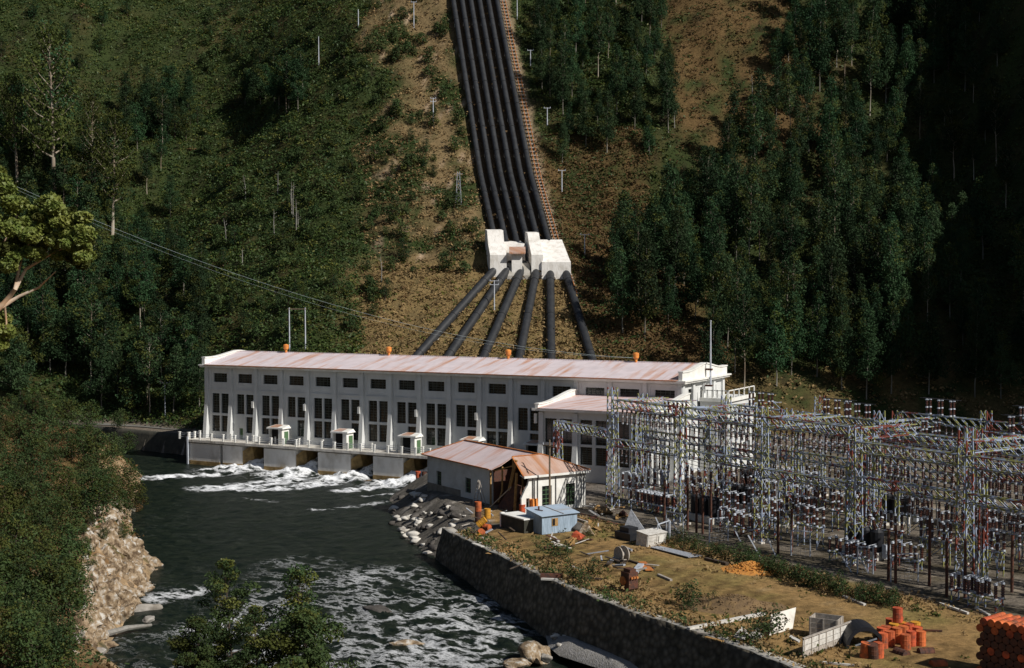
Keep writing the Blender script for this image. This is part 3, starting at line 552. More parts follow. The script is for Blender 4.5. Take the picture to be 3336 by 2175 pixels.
# ------------------------------------------------------------------ tailrace deck, its railing and gate huts
M['pier'] = mat('pale_stained_pier', (.66,.64,.6), (.5,.47,.42), (.34,.26,.15), scale=.35, rough=.9, bump=.04, bscale=3, stretch=(1,1,.6), thr=(.45,.65))
dk = empty('tailrace_deck', (0, 0, 0), 'concrete deck on stained piers above the foaming outfalls in front of the power station', 'deck')
d_ = MB(); d_.box(-1.3, 66, -4.7, .0, -.5, 0.02); d_.box(-1.3, 66, -4.85, -4.7, -.45, .02); d_.build('deck_slab', M['palecon'], dk)
edges = [(-1.2, 11.6, 0)]
solid = [(-1.2, 7.2), (8.0, 13.0), (18.5, 26.3), (31.7, 39.3), (44.5, 51.2), (56.5, 60.2)]
for i, (xa, xb) in enumerate(solid):
    p = MB(); sp = .0 if i in (0,) else 0
    rt = 0 if i == 0 and False else 1.6
    p.hexa([(xa, -4.5, -8.5), (xb, -4.5, -8.5), (xb-.0, 4, -8.5), (xa, 4, -8.5)], [(xa, -4.5, -.7), (xb, -4.5, -.7), (xb, 4, -.7), (xa, 4, -.7)])
    # chamfered lit cheek beside each opening
    o = p.build('pier', M['pier'], dk); s2 = MB()
    if i: s2.hexa([(xb+.002, -4.3, -8.5), (xb+1.9, -1.6, -8.5), (xb+1.9, 3.8, -8.5), (xb+.002, 3.8, -8.5)], [(xb+.002, -4.3, -1.6), (xb+.9, -2.6, -.6), (xb+.9, 3.8, -.6), (xb+.002, 3.8, -1.6)])
    s2.hexa([(xa-.04, -4.56, -8.5), (xb+.04, -4.56, -8.5), (xb+.04, -4.4, -8.5), (xa-.04, -4.4, -8.5)], [(xa-.04, -4.56, -4.2), (xb+.04, -4.56, -4.2), (xb+.04, -4.4, -4.2), (xa-.04, -4.4, -4.2)]); s2.build('tide_stain', M['wetcon'], o)
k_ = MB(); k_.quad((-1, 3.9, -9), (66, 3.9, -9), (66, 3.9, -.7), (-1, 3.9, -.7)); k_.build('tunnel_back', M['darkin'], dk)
k_ = MB(); k_.box(-1.1, -.75, -5.0, -4.75, -7, 0.6); k_.build('depth_gauge', M['cap'], dk)
k_ = MB()
for x_ in (61.6, 62.6): k_.bar((x_, -4.95, -6.5), (x_-.2, -4.95, -.6), .28)
k_.build('fender_post', M['palecon'], dk)
def railing(pts, label, step=3.0, h=1.35):
    rl = empty('deck_railing', (0, 0, 0), label, 'railing'); first = None
    for i in range(len(pts)-1):
        p = Vector(pts[i]); q = Vector(pts[i+1]); n = max(1, round((q-p).length/step))
        for k in range(n+(1 if i == len(pts)-2 else 0)):
            c = p+(q-p)*k/n
            if first is None:
                m_ = MB(); m_.box(-.17, .17, -.17, .17, 0, h); m_.box(-.22, .22, -.22, .22, h-.02, h+.1); first = m_.build('post', M['trim'], rl); po = first
            else: po = first.copy(); COL.objects.link(po); po.parent = rl
            po.location = c
        m_ = MB(); [m_.tube([p+Vector((0, 0, z_)), q+Vector((0, 0, z_))], .035, 6) for z_ in (.45, .85, 1.2)]; m_.build('rail', M['galv'], rl)
railing([(-3.5, -4.4, 0), (-1.1, -4.4, 0), (60, -4.4, 0)], 'white post railing along the outer edge of the tailrace deck')
railing([(-1.1, -4.2, 0), (-1.1, -1.0, 0)], 'short white post railing across the left end of the tailrace deck', 1.6)
railing([(8.5, -2.6, 0), (60, -2.6, 0)], 'white post railing on the inner side of the tailrace deck', 5.6)
def hut(x_, label):
    h_ = empty('gate_hut', (x_, -2.6, .02), label, 'hut', 'gate huts on the deck')
    m_ = MB(); m_.box(1.1, 2.0, -.9, 1.3, 0, 3.1); m_.box(-1.2, 1.1, 1.15, 1.3, 0, 3.1); m_.box(-1.3, -1.15, -.9, 1.3, 0, 3.0); m_.build('wall', M['trim'], h_)
    m_ = MB(); m_.box(-1.1, 1.05, -.1, 1.1, 0, 2.9); m_.build('machinery_recess', M['darkin'], h_)
    m_ = MB(); m_.box(2.0, 2.08, -.2, 1.0, .1, 2.5); m_.build('door', M['green'], h_)
    m_ = MB(); m_.hexa([(-1.6, -1.2, 3.0), (2.4, -1.2, 3.1), (2.4, 1.5, 3.1), (-1.6, 1.5, 3.0)], [(-1.6, -1.2, 3.3), (2.4, -1.2, 3.35), (2.0, 1.3, 3.7), (-1.2, 1.3, 3.7)]); o_ = m_.build('roof', M['trim'], h_)
    m_ = MB(); m_.quad((-1.2, -1.0, 3.345), (1.0, -1.0, 3.4), (.8, 1.1, 3.71), (-1.0, 1.1, 3.71)); m_.build('rusty_patch', M['roofh2'], o_)
P0 = [at(px, 1045, 0)[0] for px in (0,)]
for x_, l in ((20.2, 'leftmost small white gate hut on the deck railing'), (35.7, 'second white gate hut from the left on the deck'), (51.1, 'third white gate hut from the left on the deck'), (64.5, 'fourth white gate hut, behind the ruined house roof at its left end'), (77.5, 'rightmost gate hut, seen just above the ruined house roof')): hut(x_, l)

# ------------------------------------------------------------------ penstocks, anchor blocks, incline track
def penz(b): return float(np.interp(b-278, HB, HZ))
def ab3(a, b, z): x_, y_ = XY(a, b); return (float(x_), float(y_), z)
prop = []
ENDD = [960, 1035, 1120, 1205, 1280, 1375]; STD = [1160, 1188, 1218, 1250, 1279, 1310]
ordn = ['leftmost', 'second from the left', 'third from the left', 'fourth from the left', 'fifth from the left', 'rightmost']
for i in range(6):
    o_ = (i-2.5)*2.72; t_ = empty('penstock_pipe', (0, 0, 0), 'dark steel hill pipe, %s of the six above the anchor blocks' % ordn[i], 'pipe', 'six penstock pipes above the anchor blocks')
    bs = np.arange(335.5, 476, 3.5); pts = [ab3(float(pena(b))+o_, b, penz(b)+1.55) for b in bs]
    m_ = MB(); m_.tube(pts, .78, 14)
    o2 = m_.build('pipe', M['pipe'], t_, smooth=True); rg = MB()
    for k in range(1, len(bs)-1, 2):
        p = Vector(pts[k]); d = (Vector(pts[k+1])-p).normalized()*.12; rg.tube([p-d, p+d], .87, 14)
    rg.build('joint_ring', M['pipe'], o2)
    for k in range(2, len(bs)-1, 3):
        p = Vector(pts[k]); s_ = MB(); s_.box(p.x-.55, p.x+.55, p.y-.4, p.y+.4, p.z-2.2, p.z-.62); s_.build('saddle', M['palecon'], t_)
for i in range(6):
    bt = 333.0; a1 = (STD[i]*S-1668)/FPX*bt+.0; z1 = penz(bt)-.2; dray = ray(ENDD[i], 840); hh = None
    bb2 = 300.0; z2 = penz(bb2)+.9; a2 = (ENDD[i]*S-1668)/FPX*bb2+.1
    t_ = empty('lower_penstock_pipe', (0, 0, 0), 'dark fanning steel pipe, %s of the six below the anchor blocks' % ordn[i], 'pipe', 'six penstock pipes below the anchor blocks')
    f_ = (262-bt)/(bb2-bt); pts = []
    for k in range(24):
        q = k/23*f_; b = bt+(bb2-bt)*q; pts.append(ab3(a1+(a2-a1)*q, b, penz(b)+(1.0 if q > .06 else 1.7-q*11)))
    m_ = MB(); m_.tube(pts, 1.0, 14); o2 = m_.build('pipe', M['pipe'], t_, smooth=True); rg = MB()
    for k in range(2, 22, 4):
        p = Vector(pts[k]); d = (Vector(pts[k+1])-p).normalized()*.12; rg.tube([p-d, p+d], 1.09, 14)
    rg.build('joint_ring', M['pipe'], o2)
    for k in (5, 8, 11):
        p = Vector(pts[k]); s_ = MB(); s_.box(p.x-.5, p.x+.5, p.y-.4, p.y+.4, p.z-2.2, p.z-.55); s_.build('saddle', M['palecon'], t_)
def prism(m_, a0, a1, prof, sh=0.0, mi=0):   # profile of (b, z) pushed sideways from a0 to a1, leaning by sh per metre of b
    n = len(prof); A_ = [ab3(a0+sh*(b-330), b, z_) for b, z_ in prof]; B_ = [ab3(a1+sh*(b-330), b, z_) for b, z_ in prof]
    m_.add(A_+B_, [tuple(range(n-1, -1, -1)), tuple(range(n, 2*n))]+[(i, (i+1) % n, n+(i+1) % n, n+i) for i in range(n)], mi)
LA = lambda px, b=331.0: (px*S-1668)/FPX*b
ZP = lambda py, b: CAM[2]+(927-py*S)/FPX*b
k1 = empty('anchor_block', (0, 0, 0), 'left pale concrete pipe anchor with a tall stepped buttress and small hut', 'anchor block')
m_ = MB(); prism(m_, LA(1140), LA(1178), [(330, 30), (330, ZP(592, 330)), (334, ZP(566, 334)), (336, ZP(535, 336)), (340, ZP(533, 340)), (341, 33)], -.14); m_.build('buttress', M['anchor'], k1)
m_ = MB(); prism(m_, LA(1176), LA(1226), [(334, 33), (334, ZP(606, 334)), (335, ZP(566, 335)), (343, ZP(560, 343)), (343, 33)], -.12); m_.build('block', M['anchor'], k1)
m_ = MB(); prism(m_, LA(1190), LA(1214), [(329.5, 32), (329.5, ZP(586, 329.5)), (332, ZP(583, 332)), (332, 32)], 0); m_.build('gate_hut_wall', M['anchor'], k1)
m_ = MB(); prism(m_, LA(1184), LA(1222), [(328.5, ZP(590, 328.5)), (328.5, ZP(587, 328.5)), (333.5, ZP(573, 333.5)), (333.5, ZP(578, 333.5))], 0); m_.build('rusty_roof', M['roofh2'], k1)
m_ = MB()
for k in range(7): a_0 = LA(1197); zz = 31.0+k*.42; m_.bar(ab3(a_0, 328.3-.05*k, zz-2.2), ab3(a_0+1.1, 328.3-.05*k, zz-2.2), .2)
m_.bar(ab3(LA(1197), 328.4, 28), ab3(LA(1197), 328.2, 32), .15); m_.bar(ab3(LA(1197)+1.1, 328.4, 28), ab3(LA(1197)+1.1, 328.2, 32), .15); m_.build('ladder', M['trim'], k1)
for px in (1192, 1222):
    m_ = MB(); prism(m_, LA(px-14), LA(px+10), [(329, 28), (329, ZP(640, 329)), (331, ZP(612, 331)), (335, ZP(606, 335)), (335, 28)], -.1); m_.build('pipe_collar', M['concrete'], k1)
k2 = empty('anchor_block', (0, 0, 0), 'right pale concrete pipe anchor with a broad sloping top beside the incline track', 'anchor block')
m_ = MB(); prism(m_, LA(1235), LA(1262), [(329.5, 29), (329.5, ZP(592, 329.5)), (333.5, ZP(566, 333.5)), (336, ZP(541, 336)), (340, ZP(539, 340)), (341, 33)], -.14); m_.build('buttress', M['anchor'], k2)
m_ = MB(); prism(m_, LA(1258), LA(1325), [(329, 29), (329, ZP(609, 329)), (330.5, ZP(604, 330.5)), (342, ZP(557, 342)), (342, 33)], -.13); m_.build('sloping_slab', M['anchor'], k2)
tr = empty('incline_track', (0, 0, 0), 'rusty narrow rail track with closely spaced sleepers climbing the hill right of the pipes', 'rail track')
sl_ = MB(); rl_ = MB(); bs = np.arange(322, 470, 1.15)
for b in bs:
    a0 = float(pena(b))+9.1-(0 if b > 336 else 0); z_ = T1(*XY(a0, b))+.45; sl_.bar(ab3(a0-.95, b, z_), ab3(a0+.95, b, z_), .42, .35)
sl_.build('sleepers', M['timber'], tr)
for s_ in (-.5, .5): rl_.tube([ab3(float(pena(b))+9.1+s_, b, T1(*XY(float(pena(b))+9.1, b))+.72) for b in np.arange(322, 470, 6)], .1, 5)
rl_.build('rails', M['rust'], tr)

# ------------------------------------------------------------------ vegetation
def leaves(C_, size, outward=None, upb=.6, outb=.5, aspect=.55):
    n = len(C_); nr = rng.normal(size=(n, 3)); nr /= np.linalg.norm(nr, axis=1)[:, None]; nr[:, 2] += upb
    if outward is not None: nr += outward*outb
    nr /= np.linalg.norm(nr, axis=1)[:, None]; t_ = rng.normal(size=(n, 3)); u = np.cross(nr, t_); u /= np.linalg.norm(u, axis=1)[:, None]; v = np.cross(nr, u)
    s_ = (size*(.6+.8*rng.random(n)))[:, None] if np.ndim(size) == 0 else (size*(.6+.8*rng.random(n)))[:, None]
    u = u*s_*.5; v = v*s_*.5*aspect
    V = np.stack([C_-u, C_-v+u*.15, C_+u, C_+v+u*.15], 1).reshape(-1, 3); F_ = np.arange(4*n).reshape(-1, 4); return V, F_
def crown_mesh(name, clumps, leafn, lsize, flat, mats, mixp=(1.,), upb=.6):
    """clumps: list of (centre, radius)"""
    Cs = []; outs = []; cen = np.mean([c for c, r in clumps], 0); mi = []
    for c, r in clumps:
        k = max(6, int(leafn*(r**1.6))); d = rng.normal(size=(k, 3)); d /= np.linalg.norm(d, axis=1)[:, None]; rr = r*(.35+.65*rng.random(k)**.45)
        p = np.array(c)+d*rr[:, None]*np.array([1, 1, flat]); Cs.append(p); o_ = p-cen*np.array([1, 1, .8]); outs.append(o_/(np.linalg.norm(o_, axis=1)[:, None]+1e-6)); mi.append(np.full(k, rng.choice(len(mats), p=mixp)))
    Cs = np.concatenate(Cs); V, F_ = leaves(Cs, lsize, np.concatenate(outs), upb)
    return npmesh(name, V, F_, mats, np.concatenate(mi) if len(mats) > 1 else None, link=False)
def tree_proto(name, h, r, z0, style, leafn, lsize, lm, bark, tr=.22, mixp=(1.,), flat=.75, limbs=8, crad=None, lean=.3):
    t_ = bpy.data.objects.new(name, None); tk = MB(); ax = [Vector((0, 0, -1.0))]; rr = [tr*1.15]; nseg = 7; lx = random.uniform(-lean, lean); ly = random.uniform(-lean, lean)
    for i in range(1, nseg+1):
        q = i/nseg; ax.append(Vector((lx*q*q*3+random.uniform(-.12, .12), ly*q*q*3+random.uniform(-.12, .12), h*.97*q))); rr.append(tr*(1-q*.85))
    tk.tube(ax, rr, 7)
    P = lambda z_: ax[min(nseg, int(z_/h*nseg))].lerp(ax[min(nseg, int(z_/h*nseg)+1)], (z_/h*nseg) % 1)
    cl = []; n = int(limbs)
    for i in range(n):
        q = (i+.5)/n; z_ = h*(z0+(1-z0)*q)
        if style == 'cone': rad = r*(1-q)**.75*(.55+.55*random.random())+.25
        elif style == 'round': rad = r*math.sqrt(max(.05, 1-(2*q-.9)**2))*(.45+.6*random.random())
        else: rad = r*(.35+.65*random.random())*math.sqrt(max(.12, 1-(1.7*q-.6)**2))
        th = i*2.4+random.uniform(-.5, .5); p0 = P(z_*.9); e = Vector((p0.x+math.cos(th)*rad, p0.y+math.sin(th)*rad, z_+rad*.25))
        if style != 'cone' or i % 2: tk.tube([p0, p0.lerp(e, .55)+Vector((0, 0, -.1*rad)), e], [tr*.4*(1-q*.6), tr*.25*(1-q*.6), .03], 5)
        c_ = (crad or r*.42)*(.7+.6*random.random())*(1-.35*q)
        cl.append((tuple(e*.82+p0*.18), c_)); 
        if rad > c_*1.3: cl.append((tuple(p0.lerp(e, .45)+Vector((0, 0, .3*c_))), c_*.85))
    cl.append((tuple(ax[-1]), (crad or r*.42)*.75))
    cr_ = bpy.data.objects.new('crown', crown_mesh('crown', cl, leafn, lsize, flat, lm, mixp)); cr_.parent = t_
    me = MB(); tko = tk.build('trunk', bark, None, smooth=True); tko.parent = t_
    COL.objects.unlink(tko)
    return (t_, tko, cr_)
def plant(pr, x, y, z, label, cat, group=None, s=1.0, rz=None, sz=None):
    t_ = pr[0].copy(); COL.objects.link(t_); t_.location = (x, y, z); t_.rotation_euler = (random.uniform(-.03, .03), random.uniform(-.03, .03), random.uniform(0, 6.28) if rz is None else rz); t_.scale = (s, s, sz or s)
    tag(t_, label, cat, group)
    for c in pr[1:]: d = c.copy(); COL.objects.link(d); d.parent = t_
    return t_
FL = [M['leaf']]; MIX = [M['leaf'], M['leaf2']]
forest = [tree_proto('wattle_tree', random.uniform(17, 22), random.uniform(4.4, 5.4), .2, 'cone', 46, .52, MIX, M['greybark'], .2, (.85, .15), .85, 30, 1.9) for _ in range(6)]
forest += [tree_proto('young_gum_tree', random.uniform(18, 22), 4.0, .38, 'round', 44, .52, MIX, M['palebark'], .2, (.8, .2), .75, 28, 1.8) for _ in range(3)]
broad = [tree_proto('bushy_tree', random.uniform(9, 13), random.uniform(3.4, 4.6), .18, 'round', 20, .55, MIX, M['bark'], .22, (.6, .4), .75, 24, 1.7) for _ in range(3)]
gum = [tree_proto('gum_tree', random.uniform(27, 32), 7, .3, 'open', 22, .62, [M['leaf2'], M['leaf']], M['palebark'], .5, (.75, .25), .7, 42, 2.7) for _ in range(2)]
shrubs = [tree_proto('shrub', random.uniform(2.4, 3.4), random.uniform(1.4, 2), .1, 'round', 50, .38, [M['leaf4'], M['fern2']], M['bark'], .08, (.85, .15), .8, 12, .8) for _ in range(4)]
def hubs(x, y):       # the hill is bumpy: sink a little
    return T1(x, y)-.2
def scatter(n, fn, spacing, seed):
    r_ = np.random.default_rng(seed); out = []; cell = {}
    tries = 0
    while len(out) < n and tries < n*60:
        tries += 1; a, b = fn(r_); key = (int(a/spacing), int(b/spacing)); ok = True
        for i in (-1, 0, 1):
            for j in (-1, 0, 1):
                for (p, q) in cell.get((key[0]+i, key[1]+j), ()):
                    if (p-a)**2+(q-b)**2 < spacing**2: ok = False
        if ok: out.append((a, b)); cell.setdefault(key, []).append((a, b))
    return out
from mathutils.geometry import intersect_point_tri_2d
def inpoly(x, y, P):
    c = False; n = len(P)
    for i in range(n):
        x1, y1 = P[i]; x2, y2 = P[(i+1) % n]
        if (y1 > y) != (y2 > y) and x < (x2-x1)*(y-y1)/(y2-y1)+x1: c = not c
    return c
GAP = [(1570,-200),(1810,-200),(1800,60),(1760,180),(1680,300),(1580,390),(1480,440),(1400,560),(1420,700),(1330,760),(1300,560),(1330,420),(1420,430),(1540,380),(1580,200)]
WEDGE = [(1180,-300),(1560,-300),(1590,120),(1560,330),(1480,440),(1400,440),(1330,420),(1290,330),(1240,180)]
cnt = 0
for a, b in scatter(1100, lambda r_: (r_.uniform(8, 165), r_.uniform(288, 470)), 4.7, 5):
    x, y = XY(a, b); z = hubs(x, y); (px, py), = proj((x, y, z))[0]; u = a-pena(b)
    if px > 2480 or u < 13.5 and b > 330: continue
    if any(inpoly(px, py-dd, GAP) for dd in (-8, 40, 90, 140)): continue
    if px < 1600 and not inpoly(px, py-20, WEDGE) and py < 560: continue
    if px < 1430 and py > 430: continue
    if px < 1660 and py > 800: continue
    if px > 2400 or px > 2120 and rng.random() < .55: continue
    if py < -120: continue
    if cnt >= 295: break
    pr = random.choice(forest); s_ = random.uniform(.62, 1.15)
    if px < 1560 and py < 470: s_ *= .8; lab = 'tall slender tree in the dark wood between the incline track and the brown slope'; g_ = 'trees beside the incline track'
    elif px > 2120: lab = 'tall tree in the deep shade at the right edge of the hillside forest'; g_ = 'trees at the dark right edge'
    elif py > 700: lab = 'tall pale-stemmed tree at the foot of the forest behind the switchyard'; g_ = 'trees along the forest foot'
    else: lab = 'dark green forest tree on the slope above the switchyard'; g_ = 'trees on the right slope'
    plant(pr, x, y, z, lab, 'tree', g_, s_*.88, sz=s_*random.uniform(1.0, 1.25)); cnt += 1
print('forest', cnt)
def plantpx(pr, px, py, lab, cat, grp=None, s=1.0, bmin=262, **k):
    q = hit(px, py, bmin); return plant(pr, q[0], q[1], q[2]-.2, lab, cat, grp, s, **k)
# left side
for px, py, hpx, lab in ((128,478,400,'tall white-trunked gum tree standing above the big leafy branch at left'), (262,545,300,'tall gum with reddish twin trunks right of the white-trunked gum'), (40,420,260,'tall gum tree at the left edge of the hillside'), (215,470,240,'thin-crowned gum tree between the two tallest gums at left')):
    q = hit(px, py, 262); (a_, b_) = AB(q[0], q[1]); hm = hpx*S/FPX*b_; pr = gum[0] if px in (128, 215) else gum[1]; s_ = hm/29.; plant(pr, q[0], q[1], q[2]-.3, lab, 'tree', 'tall gums on the left slope', s_*.8, sz=s_)
def cluster(n, x0, x1, y0, y1, protos, smin, smax, lab, grp, seed, sp=20, bmin=262):
    r_ = random.Random(seed); pts = []; k = 0
    while len(pts) < n and k < n*40:
        k += 1; px = r_.uniform(x0, x1); py = r_.uniform(y0, y1)
        if all((px-p)**2+(1.5*(py-q))**2 > sp*sp for p, q in pts): pts.append((px, py))
    for px, py in pts: plantpx(r_.choice(protos), px, py, lab, 'tree', grp, r_.uniform(smin, smax), bmin=bmin)
cluster(30, -10, 240, 560, 960, forest, .8, 1.1, 'dark tree in the shaded wood at the far left behind the river', 'trees in the shaded left wood', 1, 26)
cluster(44, 215, 475, 640, 965, forest+broad, .6, .95, 'dark tree in the wood directly left of the power station', 'trees left of the power station', 2, 24)
cluster(24, 270, 460, 250, 330, broad+forest[:2], .6, .8, 'dense dark green tree in the upper clump left of the hill clearing', 'upper left clump of trees', 3, 14)
cluster(14, 560, 705, 225, 268, forest, .55, .85, 'dark tree in the clump high on the left hillside', 'tree clump on the high left slope', 4, 15)
cluster(34, -10, 420, 300, 620, forest+broad, .6, .9, 'olive tree on the upper left slope among the tall gums', 'trees among the tall gums', 5, 28)
cluster(6, 560, 720, 60, 180, broad, .5, .7, 'small olive tree near the top of the left hillside', 'small trees at the top left', 6, 24)
cluster(14, 480, 940, 560, 800, broad, .35, .6, 'low bushy tree on the fern slope behind the station roof', 'bushy trees behind the roof', 8, 40)
cluster(10, 0, 330, 20, 250, broad, .4, .7, 'small tree on the fern slope in the top left corner', 'trees in the top left corner', 9, 60)
cluster(8, 880, 1010, 260, 420, broad, .3, .45, 'round dark tree on the dry strip left of the penstocks', 'trees on the dry strip', 10, 34)
cluster(8, 1700, 2180, 800, 850, broad, .25, .45, 'low bush at the foot of the forest behind the switchyard', 'bushes at the forest foot', 12, 45)
# dead stems
for i in range(16):
    r_ = random.Random(100+i); px = r_.choice([r_.uniform(520, 700), r_.uniform(560, 960), r_.uniform(1500, 1900)]); py = r_.uniform(380, 760) if px < 1000 else r_.uniform(60, 420); q = hit(px, py, 262); m_ = MB(); h_ = r_.uniform(4, 10)
    m_.tube([(0, 0, -.5), (r_.uniform(-.2, .2), r_.uniform(-.2, .2), h_*.5), (r_.uniform(-.5, .5), r_.uniform(-.5, .5), h_)], [.16, .11, .03], 5)
    for k in range(4): z_ = h_*(.45+.13*k); t_ = r_.uniform(0, 6.28); m_.tube([(0, 0, z_), (math.cos(t_)*.8, math.sin(t_)*.8, z_+.5)], [.05, .02], 4)
    o_ = m_.build('dead_tree', M['deadwood']); o_.location = q; tag(o_, 'thin bleached dead stem on the %s' % ('fern slope left of the penstocks' if px < 1000 else 'brown gap in the right forest'), 'dead tree', 'dead stems left' if px < 1000 else 'dead stems right')
# shrubs over the middle strip and around the pipes
n_ = 0
for i in range(600):
    r_ = random.Random(500+i); px = r_.uniform(470, 1110); py = r_.uniform(0, 800)
    if n_ >= 210: break
    q = hit(px, py, 270); a_, b_ = AB(q[0], q[1]); u = a_-float(pena(b_))
    if b_ > 331 and u > -9.5 or b_ < 331 and abs(a_+6) < 24: continue
    n_ += 1; strip_ = px > 850
    plant(r_.choice(shrubs), *q, 'rounded green shrub on the %s' % ('dry strip left of the penstock pipes' if strip_ else 'fern-covered left hillside'), 'shrub', 'shrubs on the dry strip' if strip_ else 'shrubs on the fern slope', r_.uniform(.6, 1.5))
# ground cover: ferns, bracken and dry grass, leaf by leaf
def cover(name, N_, fa, mats, mixf, size, nleaf, spread, seed, upb=.9, hmul=.6):
    global rng
    rng = np.random.default_rng(seed); a, b = fa(rng, N_); x, y = XY(a, b); z = terrain(x, y); k = mixf(a, b, x, y, z); ok = k >= 0; x, y, z, k = x[ok], y[ok], z[ok], k[ok]
    c = np.repeat(np.stack([x, y, z], 1), nleaf, 0); sc_ = np.repeat(.5+rng.random(len(x)), nleaf); d = rng.normal(size=(len(c), 3)); d[:, 2] = np.abs(d[:, 2])*hmul
    c = c+d*(spread*sc_)[:, None]*.6; V, F_ = leaves(c, size*sc_ if np.ndim(size) == 0 else size, d/np.linalg.norm(d, axis=1)[:, None], upb)
    o_ = npmesh(name, V, F_, mats, np.repeat(k, nleaf)); o_['kind'] = 'stuff'; return o_
def hillmix(a, b, x, y, z):
    d = b-278-36*sstep(40, 100, -a); u = a-pena(b); n1 = vnoise(x/6, y/6, z/6, 4); n3 = vnoise(a/18, b/18, 9, 3); n5 = vnoise(x/4, y/4, z/4+7, 3); r_ = rng.random(len(a))
    k = np.where(r_ < .14+.25*(n5 > .25), 1, 0)
    strip = (u > -34+14*n3) & (u < -6) & (d > 10); k = np.where(strip, np.where(n1+n3*.6+.6*r_ > .25, -1, np.where(r_ < .5, 2, 0)), k)
    k = np.where(strip & (r_ < .35), 3, k)
    fan = (np.abs(a+6+4*n3) < 30) & (b < 338); k = np.where(fan, np.where(r_ < .4, 3, np.where(r_ < .5, 1, np.where(r_ < .56, 2, -1))), k)
    k = np.where((np.abs(u-1.2) < 9.9) & (b > 328), np.where((r_ < .12) & (u < 7.6) & (np.abs(u) < 8), 2, -1), k)
    gap = ((u > 10) & (u < 40+8*n3) & (b < 380)) | ((a > 46+5*n3) & (a < 90+5*n3) & (b > 368)); k = np.where(gap & (u > 10), np.where(r_ < .62, 2, np.where(r_ < .85, 0, -1)), k)
    low = (a > 34) & (d < 20+6*n3); k = np.where(low, np.where(r_ < .35, 3, np.where(r_ < .5, 0, -1)), k)
    k = np.where(d < .5, -1, k); k = np.where((k == 0) & (n1 < -.6), 2, k); return k
HM = [M['fern'], M['fern2'], M['bracken'], M['dry']]
cover('hillside_fern_cover', 120000, lambda r_, n: (r_.uniform(-175, 40, n), 279+r_.random(n)**1.1*250), HM, hillmix, .52, 9, .85, 21)
cover('forest_floor_cover', 36000, lambda r_, n: (r_.uniform(10, 190, n), r_.uniform(279, 470, n)), HM, hillmix, .55, 9, .85, 22)

# ------------------------------------------------------------------ ruined house beside the river
e_ = Vector((math.cos(HANG), math.sin(HANG), 0)); n_v = Vector((-math.sin(HANG), math.cos(HANG), 0))
hs = empty('ruined_house', (98.95, -44.59, -1.0), 'long white ruined house with a rusty iron roof and a broken open corner', 'house', rz=HANG)
def hwall(parent, O, U, Nn, W, H, holes, th, name='wall', m_=None):
    w_ = MB(); holed_wall(w_, O, U, Nn, W, H, holes, th); O2 = Vector(O)-Vector(Nn)*th
    holed_wall(w_, O2+Vector(U)*W, -Vector(U), -Vector(Nn), W, H, [(round(W-b, 3), round(W-a, 3), c, d) for a, b, c, d in holes], 0.001)
    O_ = Vector(O); U_ = Vector(U); q = [O_, O_+U_*W, O_+U_*W-Vector(Nn)*th, O_-Vector(Nn)*th]; Z = Vector((0, 0, H)); w_.quad(*[p+Z for p in q]); w_.quad(q[1], q[2], q[2]+Z, q[1]+Z); w_.quad(q[3], q[0], q[0]+Z, q[3]+Z)
    return w_.build(name, m_ or M['white'], parent)
def hwin(parent, x, y, z, w_, h_, along, nu, nz):
    f = MB(); b = .07; ax = Vector(along); pt = lambda u, z_: Vector((x, y, z))+ax*u+Vector((0, 0, z_))
    for i in range(nu+1): f.bar(pt(w_*i/nu, 0), pt(w_*i/nu, h_), b)
    for j in range(nz+1): f.bar(pt(0, h_*j/nz), pt(w_, h_*j/nz), b)
    o = f.build('window', M['green'], parent); g = MB(); g.quad(pt(0, 0), pt(w_, 0), pt(w_, h_), pt(0, h_)); g.build('pane', M['glass'], o)
M['dirtywhite'] = mat('dirty_white_wall', (.6,.6,.57), (.45,.44,.4), (.25,.23,.2), scale=.5, rough=.9, bump=.03, bscale=4, thr=(.45,.75))
M['base'] = mat('grey_cement_base', (.24,.22,.19), (.16,.15,.12), scale=1, rough=.9, bump=.04)
hwall(hs, (-28.3, 0, 0), (1, 0, 0), (0, -1, 0), 19.2, 5.2, [(2.8, 4.4, .85, 3.1), (11.6, 13.3, .85, 3.1)], .35, m_=M['dirtywhite'])
b_ = MB(); b_.box(-28.35, -9.05, -.06, .3, -4, -.001); b_.box(-28.3, -18, -.05, -.001, 0, 1.0); b_.box(-28.35, -28.301, .3, 10.3, -4, 0); b_.build('footing', M['base'], hs)
hwin(hs, -25.5, .25, .85, 1.6, 2.25, (1, 0, 0), 2, 3); hwin(hs, -16.7, .25, .85, 1.7, 2.25, (1, 0, 0), 2, 3)
hwall(hs, (-28.3, 10.3, 0), (0, -1, 0), (-1, 0, 0), 10.3, 5.2, [], .3, 'left_end_wall', M['dirtywhite']); hwall(hs, (0, 10.3, 0), (-1, 0, 0), (0, 1, 0), 28.3, 5.2, [], .3, 'back_wall', M['newtimber'])
g_ = MB(); g_.add([(-28.3, 0, 5.2), (-28.3, 10.3, 5.2), (-25.6, 5.2, 7.3)], [(0, 1, 2)]); g_.build('gable', M['dirtywhite'], hs)
hwall(hs, (0, 1.0, 0), (0, 1, 0), (1, 0, 0), 9.28, 5.0, [(1.75, 3.4, .5, 3.6), (5.84, 7.45, .5, 3.6)], .35, 'end_wall', M['trim'])
w_ = MB()
